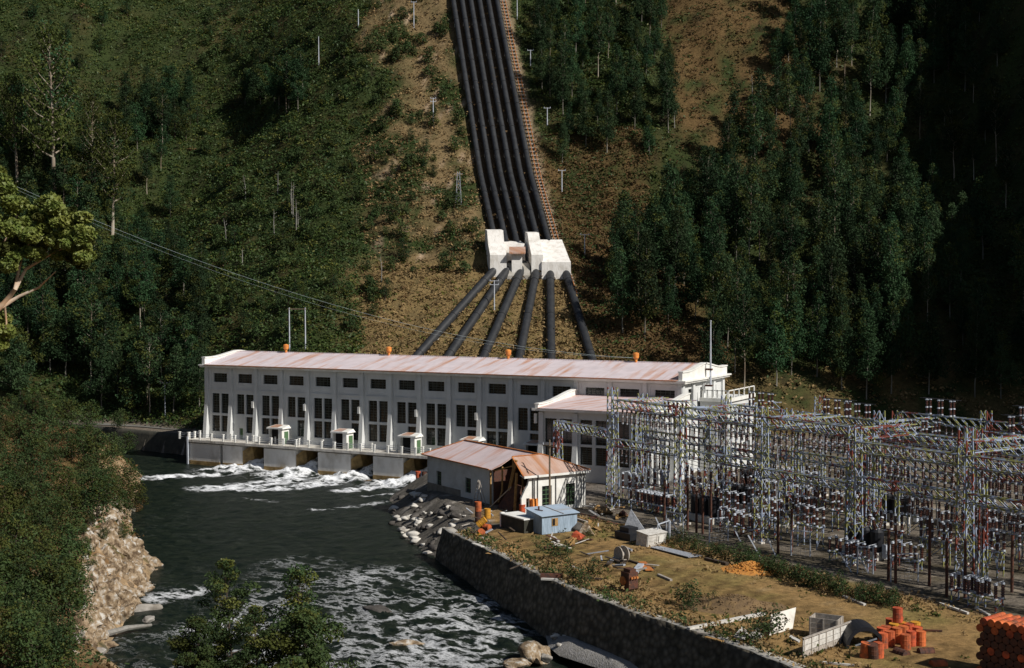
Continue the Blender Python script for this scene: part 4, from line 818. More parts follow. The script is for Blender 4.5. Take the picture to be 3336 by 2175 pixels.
for poly in ([(-.7, 0), (.07, 0), (.07, 2.1), (-.7, 2.1)], [(.62, 0), (1, 0), (1, 2.1), (.62, 2.1)], [(-.75, 2.1), (1, 2.1), (1, 5.0), (.7, 5.0), (.35, 3.9), (-.1, 3.3)]):
    n = len(poly); a = [(0, y, z) for y, z in poly]; b = [(-.35, y, z) for y, z in poly]; w_.add(a+b, [tuple(range(n)), tuple(range(2*n-1, n-1, -1))]+[(i, n+i, n+(i+1) % n, (i+1) % n) for i in range(n)])
w_.build('broken_corner_wall', M['trim'], hs)
hwin(hs, -.25, 2.75, .5, 1.65, 3.1, (0, 1, 0), 2, 5); hwin(hs, -.25, 6.84, .5, 1.61, 3.1, (0, 1, 0), 3, 5)
w_ = MB(); w_.bar((.25, .65, 0), (.1, .75, 1.95), .05, 1.2, up=(1, 0, 0)); w_.hexa([(.18, .6, 0), (.28, .6, 0), (.28, 1.95, 0), (.18, 1.95, 0)], [(.02, .6, 2), (.12, .6, 2), (.12, 1.95, 1.95), (.02, 1.95, 1.95)]); w_.build('orange_door', M['vent'], hs)
w_ = MB()
for y_ in (1.12, 1.95, 5.05, 9.4, 9.9): w_.tube([(.12, y_, 0), (.12, y_, 4.9)], .06, 6)
w_.build('downpipe', M['darkwire'], hs)
w_ = MB(); w_.box(0.01, .09, 8.7, 10.28, .0, 4.9); w_.build('cracked_panel', M['dirtywhite'], hs)
# roof: gabled part with a broken edge, then the lean-to end slope
def fz(y): return 5.3+(y+.45)*(7.5-5.3)/5.65
r = MB(); xs = [-29.3, -25.4]
r.slab([(-29.4, -.45, 5.3), (-8.5, -.45, 5.2), (-7.9, .8, 5.78), (-8.6, 3.0, 6.6), (-5.2, 3.6, 6.9), (-3.9, 5.2, 7.5), (-25.5, 5.2, 7.5)], .08); r.slab([(-25.5, 5.2, 7.5), (-3.9, 5.2, 7.5), (-3.9, 10.8, 5.4), (-29.4, 10.8, 5.3)], .08); r.slab([(-29.4, 10.8, 5.3), (-29.4, -.45, 5.3), (-25.5, 5.2, 7.5)], .08)
ro = r.build('roof', M['roofh'], hs)
r = MB(); r.bar((-25.5, 5.2, 7.58), (-3.9, 5.2, 7.58), .3, .12); r.bar((-29.4, -.45, 5.36), (-25.5, 5.2, 7.56), .16, .12); r.bar((-29.4, -.5, 5.3), (-9, -.5, 5.2), .14, .16); r.build('ridge_capping', M['rust'], ro)
r = MB(); r.slab([(-3.9, .3, 7.52), (.35, -.55, 5.28), (.35, 10.9, 5.36), (-3.9, 5.35, 7.56)], .08); r.build('end_roof', M['roofh2'], hs)
r = MB(); r.bar((-3.9, .3, 7.58), (-3.9, 5.3, 7.62), .2, .12); r.bar((-3.9, 5.3, 7.62), (.4, 10.9, 5.42), .2, .12); r.bar((-3.9, .25, 7.52), (.35, -.6, 5.3), .2, .12); r.build('roof_flashing', M['rust'], hs)
r = MB(); r.box(.36, .6, -.6, 10.9, 5.0, 5.3); r.bar((.3, -.6, 5.15), (-.5, -.6, 5.35), .1); r.build('fascia', M['trim'], hs)
r = MB()
for a, b, m_ in (((-9.2, -.1, 0), (-9.2, -.1, 5.1), .22), ((-6.6, .3, 5.8), (-6.7, .3, 2.3), .2), ((-6.7, .3, 2.3), (-7.4, .1, 0.6), .18), ((-2.6, .2, 7.2), (-4.7, .3, 2.6), .2), ((-3.0, .2, 7.2), (-5.1, .3, 2.4), .2), ((-2.5, .1, 5.4), (-2.6, -.2, 0), .28), ((-3.9, 5.2, 7.4), (-3.9, 5.2, 0), .2), ((-3.9, .4, 7.4), (-3.9, .4, 4.6), .2), ((-9, .3, 4.9), (-4, .3, 6.2), .16), ((-6.0, 3.4, 6.6), (-6.0, 3.4, 0), .2), ((-1, 1.2, 5), (-3.9, 1.2, 7.3), .14), ((-1, 3, 5), (-3.9, 3, 7.3), .14)): r.bar(a, b, m_)
r.build('exposed_timber_frame', M['newtimber'], hs)
r = MB(); r.hexa([(-6.2, -.9, 0), (-2.8, -.6, 0), (-2.8, .0, 0), (-6.2, -.4, 0)], [(-4.4, .6, 3.6), (-2.6, .9, 3.4), (-2.6, 1.0, 3.4), (-4.4, .7, 3.6)]); r.box(-8.9, -8.7, .2, 9.9, 0, 5); r.build('fallen_dark_panel', M['darkrust'], hs)
r = MB(); r.bar((-3.0, -.5, 3.4), (-6.3, -2.3, 0), .2, .1); r.build('leaning_grey_plank', M['timber'], hs)
# stepladder, pole
sl_ = empty('stepladder', tuple(Vector((98.95, -44.59, -1))+e_*-10.2+n_v*-1.5), 'old wooden stepladder standing at the broken front of the ruined house', 'ladder', rz=HANG)
for s_ in (-1, 1):
    m_ = MB(); m_.bar((s_*.55, .6*0-.7, 0), (s_*.2, 0, 3.6), .1); m_.build('side_rail', M['timber'], sl_); m_ = MB(); m_.bar((s_*.5, .9, 0), (s_*.18, 0, 3.6), .09); m_.build('back_leg', M['timber'], sl_)
for k in range(1, 8): t_ = k/8; m_ = MB(); m_.bar((-.5+.35*t_, -.7*(1-t_), 3.6*t_), (.5-.35*t_, -.7*(1-t_), 3.6*t_), .14, .06); m_.build('step', M['cap'] if k in (3, 4, 5) else M['timber'], sl_)
def pole(px, py, hpx, label, cross=1.6, m_=None, r_=.13, name='utility_pole', grp=None, z=None, nc=1, bmin=100, arm_dz=.5, ang=None):
    q = at(px, py, z) if z is not None else hit(px, py, bmin); f = float((q-CAM)@FW); h = hpx*S/FPX*f
    o_ = empty(name, tuple(q), label, 'pole', grp, HANG if ang is None else ang); b = MB(); b.tube([(0, 0, -.5), (0, 0, h)], [r_, r_*.65], 7); b.build('pole', m_ or M['polewhite'], o_)
    for k in range(nc):
        if cross: b = MB(); b.bar((-cross/2, 0, h-arm_dz-k*.9), (cross/2, 0, h-arm_dz-k*.9), .13); a_ = b.build('crossarm', m_ or M['polewhite'], o_); b = MB(); [b.tube([(s_*cross*.45, 0, h-arm_dz-k*.9+.05), (s_*cross*.45, 0, h-arm_dz-k*.9+.35)], .08, 6) for s_ in (-1,)]; b.build('insulator', M['cap'], a_); b = MB(); b.tube([(cross*.45, 0, h-arm_dz-k*.9+.05), (cross*.45, 0, h-arm_dz-k*.9+.35)], .08, 6); b.build('insulator', M['cap'], a_)
    return q, h
Z4 = lambda x, y: ((1350+x/3.967)/S, (1420+y/3.967)/S)
pole(*Z4(1750, 1010), 965/3.967/1.4, 'brown pole with one crossarm before the white end wall of the ruined house', 3.6, M['polebrown'], .17, z=-1, arm_dz=.9)
# poles of the hillside
for i, (px, py, hp, lab, nc, cr) in enumerate(((962,65,60,'pale pole with a crossarm high on the dry ridge at the top centre-left',1,1.7),(741,155,69,'bare pale pole on the left fern hillside',1,0),(833,65,42,'short bare pale post near the top of the left hillside',1,0),(1007,291,63,'pale pole with two short crossarms on the dry strip left of the penstocks',2,1.6),(1149,725,72,'pale pole with two short crossarms between the fanning pipes below the anchor',2,2.2),(1202,45,48,'topmost T-shaped pole right of the incline track',1,1.9),(1233,157,40,'second T-shaped pole from the top right of the incline track',1,1.9),(1272,291,40,'third T-shaped pole from the top right of the incline track',1,1.9),(1306,446,50,'fourth T-shaped pole from the top right of the incline track',1,2.0),(1359,596,52,'lowest T-shaped pole, right of the anchor blocks',1,2.4),(384,968,80,'pole with two pale lamps beside the road at the left',1,2.4))):
    pole(px, py, hp, lab, cr, M['polewhite'], .17 if px != 384 else .13, nc=nc, bmin=262, grp=None, ang=math.radians(29), arm_dz=.15)
q1 = hit(673, 815, 262); q2 = hit(710, 815, 262)
hp_ = empty('h_frame_pole', tuple(q1), 'tall two-legged pale pole frame behind the station roof at its left part', 'pole'); f = float((q1-CAM)@FW); h_ = 100*S/FPX*f; d = Vector(q2-q1); d.z = 0
for k in (0, 1): b = MB(); b.tube([Vector((0, 0, -4))+d*k, Vector((0, 0, h_))+d*k], [.17, .12], 7); b.build('pole', M['polewhite'], hp_)
b = MB(); b.bar(Vector((0, 0, h_-.3))-d*.1, Vector((0, 0, h_-.3))+d*1.1, .2); b.build('crossarm', M['polebrown'], hp_)

# ------------------------------------------------------------------ lattice steel
def steel_mat():
    m = mat('banded_painted_steel', (.4,.43,.5), rough=.55, spec=.4); t = m.node_tree; b = t.nodes['Principled BSDF']; g = N(t, 'ShaderNodeNewGeometry'); n = N(t, 'ShaderNodeTexNoise'); n.inputs['Scale'].default_value = .3; n.inputs['Detail'].default_value = 3; n.inputs['Roughness'].default_value = .7
    t.links.new(g.outputs['Position'], n.inputs[0]); cr = N(t, 'ShaderNodeValToRGB'); cr.color_ramp.interpolation = 'CONSTANT'; e = cr.color_ramp.elements
    e[0].position = 0; e[0].color = (.16, .04, .025, 1); e[1].position = .43; e[1].color = (.21, .26, .36, 1)
    for p_, c_ in ((.48, (.22, .22, .07, 1)), (.53, (.29, .34, .45, 1)), (.6, (.25, .25, .08, 1)), (.66, (.28, .33, .43, 1))): x_ = e.new(p_); x_.color = c_
    t.links.new(n.outputs[0], cr.inputs[0]); t.links.new(cr.outputs[0], b.inputs['Base Color']); return m
M['steel'] = steel_mat()
def lat_col(m_, h, w0, w1, leg=.15, br=.075, npan=None):
    npan = npan or max(3, int(h/1.5)); zs = [h*i/npan for i in range(npan+1)]; W_ = lambda z_: (w0+(w1-w0)*z_/h)/2
    cs = [(-1, -1), (1, -1), (1, 1), (-1, 1)]
    for sx, sy in cs: m_.bar((sx*w0/2, sy*w0/2, 0), (sx*w1/2, sy*w1/2, h), leg)
    for i in range(npan):
        a, b = W_(zs[i]), W_(zs[i+1])
        for k in range(4):
            p, q = cs[k], cs[(k+1) % 4]
            if i % 2: p, q = q, p
            m_.bar((p[0]*a, p[1]*a, zs[i]), (q[0]*b, q[1]*b, zs[i+1]), br)
            if i % 3 == 0: m_.bar((p[0]*a, p[1]*a, zs[i]), (q[0]*a, q[1]*a, zs[i]), br)
def lat_beam(m_, Lb, dep=1.3, ch=.12, br=.1, pan=1.35):
    n = max(3, int(Lb/pan)); h = dep/2
    for sy in (-h, h):
        for sz in (-h, h): m_.bar((0, sy, sz), (Lb, sy, sz), ch)
    for i in range(n):
        a, b = Lb*i/n, Lb*(i+1)/n
        for sy in (-h, h): m_.bar((a, sy, h), (b, sy, -h), br); 
        m_.bar((a, -h, h), (b, h, h), br)
        if i % 2: m_.bar((a, h, -h), (b, -h, -h), br*.8)
EX = Vector((.885, -.465, 0)).normalized(); EY = Vector((-EX.y, EX.x, 0)); YA = math.atan2(EX.y, EX.x); YO = Vector((107.9, -35.1, -1))
YP = lambda p, q, z=0: YO+EX*p+EY*q+Vector((0, 0, z))
_colc = {}
def column(p, q, h, w0=1.35, label=None, grp=None, pos=None):
    k = (round(h, 1), w0); P_ = Vector(pos) if pos is not None else YP(p, q)
    if k not in _colc:
        m_ = MB(); lat_col(m_, h, w0, w0*.72); o_ = m_.build('lattice_column', M['steel'])
        b = MB(); [b.box(sx*w0/2-.3, sx*w0/2+.3, sy*w0/2-.3, sy*w0/2+.3, -.4, .25) for sx in (-1, 1) for sy in (-1, 1)]; b.build('footing', M['palecon'], o_); _colc[k] = o_
    else: o_ = copy_tree(_colc[k])
    o_.location = P_; o_.rotation_euler = (0, 0, YA); tag(o_, label, 'steel column', grp); return o_
_beamc = {}
def beam(P_, ang, Lb, label, grp, dep=1.15):
    k = (round(Lb, 1), dep)
    if k not in _beamc: m_ = MB(); lat_beam(m_, Lb, dep); o_ = m_.build('lattice_beam', M['steel']); _beamc[k] = o_
    else: o_ = _beamc[k].copy(); COL.objects.link(o_)
    o_.location = P_; o_.rotation_euler = (0, 0, ang); tag(o_, label, 'steel beam', grp, 'thing')
def ins_mesh(h, r_=.17, rib=6, caps=(1,)):
    m_ = MB(); n = rib*2; pts = [(0, 0, h*i/n) for i in range(n+1)]; rr = [r_*(1.0 if i % 2 else .72) for i in range(n+1)]; m_.tube(pts, rr, 7, 0)
    for c in caps: m_.tube([(0, 0, h*c-.09), (0, 0, h*c+.09)], [r_*1.15, r_*.9], 8, 1)
    o_ = m_.build('insulator', [M['brown'], M['cap']]); me = o_.data; bpy.data.objects.remove(o_); return me
I_TALL = ins_mesh(2.1, .19, 9, (.05, .5, 1.0)); I_MID = ins_mesh(1.5, .2, 6, (.04, 1.0)); I_HANG = ins_mesh(2.0, .15, 9, (0.03, .5, 1.0))
def put_ins(me, loc, parent, rx=0):
    o_ = bpy.data.objects.new('insulator', me); COL.objects.link(o_); o_.parent = parent; o_.location = loc; o_.rotation_euler = (rx, 0, 0)
def make_switch(tall):
    t_ = bpy.data.objects.new('disconnect_switch', None); COL.objects.link(t_); s_ = MB(); H = 2.7 if tall else 1.2
    for x_ in (-1.6, 1.6):
        for y_ in (-.55, .55): s_.bar((x_, y_, 0), (x_, y_, H), .12)
        s_.bar((x_, -.55, .2), (x_, .55, H), .07); s_.bar((x_, -.55, H), (x_, .55, H), .14)
    for y_ in (-.55, .55): s_.bar((-1.9, y_, H+.05), (1.9, y_, H+.05), .14); s_.bar((-1.6, y_, .2), (1.6, y_, H), .07)
    s_.build('stand', M['steel'], t_)
    for x_ in (-1.6, 0, 1.6):
        for y_ in (-.55, .55): put_ins(I_TALL if tall else I_MID, (x_, y_, H+.1), t_)
    b = MB(); hh = H+(2.3 if tall else 1.7)
    for x_ in (-1.6, 0, 1.6): b.tube([(x_, -.7, hh), (x_, .7, hh+.1)], .05, 5)
    b.build('blade', M['galv'], t_); return t_
def make_hang():
    t_ = bpy.data.objects.new('hanging_insulators', None); COL.objects.link(t_); b = MB(); b.bar((-2.6, 0, 0), (2.6, 0, 0), .1); b.build('hanger_bar', M['steel'], t_)
    for k in range(6): put_ins(I_HANG, (-2.5+k, 0, -.05), t_, math.pi)
    return t_
def make_top():
    t_ = bpy.data.objects.new('beam_top_insulators', None); COL.objects.link(t_)
    for k in range(3): put_ins(I_TALL, (-2+2*k, -.35, 0), t_); put_ins(I_TALL, (-2+2*k, .35, 0), t_)
    b = MB(); b.tube([(-3.2, -.35, 2.25), (3.2, -.35, 2.25)], .04, 5); b.tube([(-3.2, .35, 2.25), (3.2, .35, 2.25)], .04, 5); b.build('busbar', M['darkwire'], t_); return t_
def make_breaker():
    t_ = bpy.data.objects.new('circuit_breaker', None); COL.objects.link(t_); b = MB(); b.box(-2.7, 2.7, -1, 1, 0, .9); b.build('plinth', M['palecon'], t_)
    for k in (-1.8, 0, 1.8):
        b = MB(); b.tube([(k, 0, .9), (k, 0, 1.1), (k, 0, 3.2), (k, 0, 3.5)], [.6, .78, .78, .5], 14); b.build('tank', M['tank'], t_)
        for s_ in (-1, 1): o_ = bpy.data.objects.new('bushing', I_MID); COL.objects.link(o_); o_.parent = t_; o_.location = (k, s_*.3, 3.4); o_.rotation_euler = (-s_*.35, 0, 0)
    b = MB(); b.box(2.9, 3.5, -.4, .4, 0.3, 1.9); b.build('control_cabinet', M['cap'], t_); return t_
PROTO = {'sw': make_switch(True), 'lo': make_switch(False), 'hang': make_hang(), 'top': make_top(), 'cb': make_breaker()}; used = set()
def put(kind, P_, rz, label, cat, grp):
    o_ = PROTO[kind] if kind not in used else copy_tree(PROTO[kind]); used.add(kind); o_.location = P_; o_.rotation_euler = (0, 0, rz); tag(o_, label, cat, grp); return o_
rownm = ['front', 'second', 'third', 'rear']
ROWS = [0, 10.5, 21.5, 33.0]; PS = [[0, 15, 30.5, 45.7, 61, 76, 92], [-6.4, 9, 24, 39, 54, 69, 84, 100], [0, 15, 30, 45, 60, 75, 90, 106], [8, 23, 38, 53, 68, 83, 98, 113]]
HC = [15.8, 14.4, 14.0, 14.0]; rr_ = random.Random(4)
for i, q in enumerate(ROWS):
    for j, p in enumerate(PS[i]):
        h = 17.4 if (i, j) == (0, 0) else HC[i]+(0 if j % 2 else 1.2)
        column(p, q, h, 1.35, ('tall lattice steel column nearest the ruined house, front left of the switchyard' if (i, j) == (0, 0) else 'lattice steel column in the %s row of the switchyard' % rownm[i]), None if (i, j) == (0, 0) else 'lattice columns in the %s row' % rownm[i])
        if j < len(PS[i])-1:
            Lb = PS[i][j+1]-p-1.2; hi = HC[i]-.7-rr_.choice([0, 0, 1.6]); lo = rr_.choice([7.6, 8.8, 9.6, 10.6])
            beam(YP(p+.6, q, hi), YA, Lb, 'upper lattice beam along the %s row of the switchyard' % rownm[i], 'upper beams of the %s row' % rownm[i]); 
            if not (i == 0 and j == 0) or True: beam(YP(p+.6, q, lo), YA, Lb, 'lower lattice beam along the %s row of the switchyard' % rownm[i], 'lower beams of the %s row' % rownm[i], .95)
            for s_ in (.27, .73):
                if rr_.random() < .8: put('hang', YP(p+.6+Lb*s_, q-.5, lo-.6), YA, 'row of brown insulators hung under a lower beam of the %s row' % rownm[i], 'insulators', 'insulators under the lower beams, %s row' % rownm[i])
                if rr_.random() < .65: put('hang', YP(p+.6+Lb*s_, q+.4, hi-.7), YA, 'row of brown insulators hung under an upper beam of the %s row' % rownm[i], 'insulators', 'insulators under the upper beams, %s row' % rownm[i])
            if i in (2, 3) and j < 6 or i == 1 and j in (0, 1): put('top', YP(p+.6+Lb*.5, q, hi+.65), YA, 'brown insulators standing on an upper beam of the %s row' % rownm[i], 'insulators', 'insulators on top of the beams, %s row' % rownm[i])
    if i < 3:
        for j, p in enumerate(PS[i]):
            if j % 2 == 0 or i == 0: beam(YP(p, q+.7, HC[i]-.9), YA+math.pi/2, ROWS[i+1]-q-1.4, 'lattice beam crossing between the %s and %s rows' % (rownm[i], rownm[i+1]), 'cross beams behind the %s row' % rownm[i])
LC = at(1296.5, 980, 10.0); column(0, 0, 11.2, 1.2, 'short lattice steel column rising behind the ruined house roof', None, (LC[0], LC[1], -1))
d = Vector((YO.x-LC[0], YO.y-LC[1], 0)); beam((LC[0], LC[1], 9.6), math.atan2(d.y, d.x), d.length-.8, 'lattice beam from the front left column to the column behind the house', None, 1.2)
column(0, 0, 13.6, 1.2, 'lattice steel column close beside the front left column of the switchyard', None, YP(-1.2, 5.2))
zone = ['between the front and second rows', 'between the second and third rows', 'between the third and rear rows']
for i, (q0, q1) in enumerate(((2.6, 7.6), (13.2, 18.2), (24.5, 29.5))):
    for j in range(15):
        p = 1+j*7.1+(i % 2)*2
        for q in (q0, q1):
            if rr_.random() < .12: continue
            if (j+i) % 4 == 2 and q == q0: put('cb', YP(p, q+1.5), YA, 'three dark breaker tanks on a white plinth %s' % zone[i], 'breaker', 'circuit breakers %s' % zone[i])
            else: put('sw' if rr_.random() < .7 else 'lo', YP(p+rr_.uniform(-.5, .5), q), YA, 'insulator stand in the switchyard %s' % zone[i], 'switch', 'insulator stands %s' % zone[i])
for j, (px, py) in enumerate(((1490,1185),(1515,1190),(1540,1195),(1560,1200),(1700,1235),(1735,1250),(1960,1310),(2000,1322),(2250,1405),(2290,1415))):
    P_ = at(px, py, -1); put('lo', tuple(P_), YA, 'low insulator stand at the front edge of the switchyard', 'switch', 'low insulator stands at the front edge')
# slim lattice masts and vertical droppers that fill the bays
for j in range(26):
    p = rr_.uniform(2, 100); q = rr_.choice([4.8, 6.5, 13, 16.5, 24, 28]); column(p, q, rr_.choice([8.5, 10.5, 12.5]), .7, 'slim lattice mast standing between the gantry rows of the switchyard', 'slim lattice masts')
for j in range(60):
    p = rr_.uniform(0, 102); q = rr_.choice([1.8, 3.6, 5.4, 12, 14, 16, 24, 27]); b = MB(); z0 = rr_.uniform(3.5, 5); b.tube([(0, 0, z0), (rr_.uniform(-.5, .5), rr_.uniform(-.6, .6), (z0+11.5)/2), (0, 0, 11.8)], .04, 4); o_ = b.build('dropper', M['galv'] if j % 2 else M['darkwire']); o_.location = YP(p, q); tag(o_, 'thin vertical dropper lead hanging in the switchyard', 'wire', 'vertical dropper leads')
# overhead bus conductors
for i, (z, qs) in enumerate(((8.2, (1.8, 3.6, 5.4, 12, 14, 16)), (12.6, (2.5, 5, 7.5, 13, 16, 19, 24, 27, 30)))):
    for q in qs:
        b = MB(); pts = []
        for k in range(57): p = -4+k*1.9; pts.append(YP(p, q, z-.45*math.sin((k % 8)/8*math.pi)))
        b.tube(pts, .035, 4); o_ = b.build('conductor', M['darkwire']); tag(o_, '%s thin dark conductor strung along the switchyard' % ('low' if z < 9 else 'high'), 'wire', '%s conductors of the switchyard' % ('low' if z < 9 else 'high'))
# rusty poles, fence and braces at the front
Z5 = lambda x, y: ((1950+x/3.449)/S, (1400+y/3.449)/S); Z6 = lambda x, y: ((2500+x/2.586)/S, (1350+y/2.586)/S)
for i, ((px, py), h) in enumerate(((Z5(1262,1150),6.5),(Z5(740,1060),6),(Z5(1000,1130),7),(Z5(1100,1160),5.5),(Z5(1170,1170),5.5),(Z6(90,1180),5.2),(Z6(205,1160),5.2),(Z6(1020,1400),5.5),(Z6(1080,1420),6.2),(Z6(1510,1530),6.0),(Z6(1665,1540),6),(Z6(1365,1440),7.5),(Z6(2060,1500),6))):
    b = MB(); b.tube([(0, 0, -.3), (0, 0, h)], [.17, .15], 7); o_ = b.build('rusty_pole', M['darkrust']); o_.location = at(px, py); tag(o_, 'upright rust-brown pole along the front of the switchyard', 'pole', 'rusty poles along the switchyard front')
    if i in (0, 2): [put_ins(I_MID, (0, 0, z_), o_) for z_ in (h,)]
for i, (a, b2) in enumerate(((Z5(640, 980), Z5(750, 1215)), (Z5(775, 995), Z5(950, 1200)), (Z5(1520, 1105), Z5(1600, 1260)), (Z5(1680, 1180), Z5(1840, 1470)), (Z6(0, 1040), Z6(75, 1200)), (Z6(615, 1170), Z6(710, 1330)), (Z6(765, 1180), Z6(855, 1340)), (Z6(1685, 1420), Z6(1750, 1545)), (Z6(1840, 1410), Z6(1910, 1550)))):
    ft = at(*b2); f = float((ft-CAM)@FW); top = at(*a, -1); dpx = (b2[1]-a[1]); H = dpx*S/FPX*f; lat = (a[0]-b2[0])*S/FPX*f
    b = MB(); b.bar((0, 0, 0), (float(RT[0])*lat, float(RT[1])*lat, H), .14); o_ = b.build('diagonal_brace', M['cap']); o_.location = ft; tag(o_, 'white diagonal brace leaning on the switchyard front fence', 'brace', 'white braces of the front fence')
for i, (a, b2) in enumerate(((Z5(760, 1175), Z5(950, 1215)), (Z5(1245, 1270), Z5(1455, 1250)), (Z6(200, 1190), Z6(360, 1200)), (Z6(1040, 1410), Z6(1270, 1405)), (Z6(1660, 1240), Z6(1940, 1210)), (Z6(760, 1340), Z6(890, 1345)))):
    p = Vector(at(*a)); q = Vector(at(*b2)); g = empty('fence_panel', tuple(p), 'white framed wire fence panel at the front of the switchyard', 'fence', 'framed fence panels at the switchyard front'); v = q-p; H = 3.0
    for k in (0, 1): b = MB(); b.bar(v*k, v*k+Vector((0, 0, H)), .13); b.build('post', M['cap'], g)
    b = MB(); b.bar(Vector((0, 0, H)), v+Vector((0, 0, H)), .12); b.build('top_rail', M['cap'], g); b = MB(); n = int(v.length/.45)
    for k in range(n): b.bar(v*(k/n), v*(k/n)+Vector((0, 0, H)), .018)
    for k in range(7): b.bar(Vector((0, 0, .4*k+.2)), v+Vector((0, 0, .4*k+.2)), .018)
    b.build('wire_mesh', M['galv'], g)
# lattice pylon on the hill
q = hit(1066, 476, 262); f = float((q-CAM)@FW); h_ = 76*S/FPX*f; m_ = MB(); lat_col(m_, h_, 1.5, .6, .1, .06); o_ = m_.build('lattice_pylon', M['galv']); o_.location = q; o_.rotation_euler = (0, 0, .5); tag(o_, 'small lattice pylon on the dry strip left of the penstocks', 'pylon'); b = MB(); b.bar((-1.1, 0, h_-.6), (1.1, 0, h_-.6), .12); b.build('crossarm', M['galv'], o_)
# aerial cables down to the roof
def cable(pts, lab, r_=.03, grp='aerial cables over the valley'):
    b = MB(); b.tube(pts, r_, 5); o_ = b.build('aerial_cable', M['wire']); tag(o_, lab, 'cable', grp)
for k in range(2):
    A_ = Vector((76.25*1.2-k*.4, 9.6, 18.0)); f0 = 175.0; B_ = Vector(CAM)+Vector(FW)*f0+Vector(RT)*((-60*S-1668)/FPX*f0)-Vector(UPV)*((388+k*6)*S-1087.5)/FPX*f0
    pts = [A_.lerp(B_, t/40)+Vector((0, 0, -5.2*4*(t/40)*(1-t/40)-k*.5*math.sin(t/40*math.pi))) for t in range(41)]; PB_ = B_ if k == 0 else PB_; cable(pts, 'thin pale cable sagging across the valley from the far left to the station roof', .016 if k == 0 else .009)
b = MB(); zt_ = T1(PB_.x, PB_.y); b.tube([(0, 0, -1), (0, 0, PB_.z-zt_+.3)], [.4, .2], 8); o_ = b.build('cable_mast', M['polebrown']); o_.location = (PB_.x, PB_.y, zt_); tag(o_, 'tall brown mast carrying the valley cables, beyond the left edge', 'mast'); b = MB(); b.bar((-1, 0, PB_.z-zt_), (1, 0, PB_.z-zt_), .2); b.build('crossarm', M['polebrown'], o_)

# ------------------------------------------------------------------ yard objects
def rock_mesh(name, r_, seed, sq=(1, 1, .7), sub=3, rough=.35, mats=None, V0=None):
    import bmesh
    bm = bmesh.new(); bmesh.ops.create_icosphere(bm, subdivisions=sub, radius=1.0); rr = np.random.default_rng(seed); V = np.array([v.co[:] for v in bm.verts]); F_ = np.array([[v.index for v in f.verts] for f in bm.faces]); bm.free()
    for k in range(16): n = rr.normal(size=3); n /= np.linalg.norm(n); dd = V@n; c = rr.uniform(.42, .8); V = V-np.outer(np.maximum(dd-c, 0), n)
    V = V*(1+rough*.7*(.5-np.abs(vnoise(V[:, 0]*2+seed, V[:, 1]*2, V[:, 2]*2+seed, 4))*2))[:, None]; th = rr.uniform(0, 6.28); R_ = np.array([[math.cos(th), -math.sin(th), 0], [math.sin(th), math.cos(th), 0], [0, 0, 1]]); V = (V*np.array(sq)*r_)@R_.T
    if V0 is not None: return V+V0, F_
    return npmesh(name, V, F_, [mats])
def rocks(px, py, r_, z, lab, mt=None, sq=(1, .8, .6), seed=1, grp=None):
    o_ = rock_mesh('boulder', r_, seed, sq, mats=mt or M['rock']); o_.location = at(px, py, z); tag(o_, lab, 'boulder', grp)
rocks(1245,1518,2.1,-6.3,'largest tan boulder in the river by the gravel bank',None,(1,.9,.85),3); rocks(1195,1545,1.5,-6.4,'low tan boulder left of the largest river boulder',None,(1.3,.8,.5),4)
rocks(1268,1532,.9,-6.3,'small pale boulder at the foot of the largest river boulder',M['greyrock'],(1,.8,.7),5); rocks(940,1495,1.6,-6.4,'brown rock in the foaming rapids at the bottom centre',None,(1.4,.8,.4),6)
rocks(885,1418,1.8,-6,'low dark wet rock breaking the rapids in mid river',M['darkrock'],(1.8,.8,.35),7); rocks(403,1317,3.1,-5.6,'long flat pale rock off the point of the left bank',None,(1.2,.55,.28),8)
rocks(342,1418,1.5,-5.6,'grey rock standing in the shallow left inlet',M['greyrock'],(1.2,.8,.6),9); rocks(345,1442,1.3,-5.8,'lower grey rock in the shallow left inlet',M['greyrock'],(1.2,.8,.4),10)
rocks(640,1085,2.6,-5.0,'ochre boulder between the first and second outfalls',None,(1.2,.7,.7),11); rocks(590,1078,1.6,-5.0,'dark boulder at the foot of the leftmost deck pier',M['darkrock'],(1.3,.7,.6),12)
rocks(524,1074,1.2,-5.0,'small ochre rock under the left end of the deck',None,(1,.7,.6),13); rocks(560,1075,1.6,-5.2,'low dark rock in front of the leftmost deck pier',M['darkrock'],(1.6,.8,.4),14)
rocks(780,1092,1.8,-5.3,'low brown rock at the pier left of the third outfall',None,(1.7,.7,.35),15); rocks(905,1112,2.6,-5.2,'long brown rock ledge right of the third outfall',None,(2.2,.6,.35),16); rocks(860,1120,1.8,-5.2,'flat brown rock just below the third outfall',None,(1.8,.6,.25),17)
rocks(240,1475,1.0,-5.9,'rounded pale rock at the edge of the left bank',None,(1,.8,.6),18); rocks(228,1518,1.2,-6,'grey rock lying low at the bottom left shore',M['greyrock'],(1.2,.8,.6),19); rocks(258,1500,1.0,-6,'small brown rock in the water near the left bank foot',None,(1.3,.8,.4),20)
g_ = 'pale stones along the gravel bank'
for i in range(34):
    r_ = random.Random(i+40); t_ = r_.random(); px = 1285+t_*205+r_.uniform(-22, 10); py = 1478+t_*72+r_.uniform(-6, 16)
    o_ = rock_mesh('stone', r_.uniform(.25, .8), i+50, (1, .8, .6), 2, mats=M['greyrock'] if i % 3 else M['palecon']); o_.location = at(px, py, -5.9); tag(o_, 'pale stone on the gravel bank below the river wall', 'stone', g_)
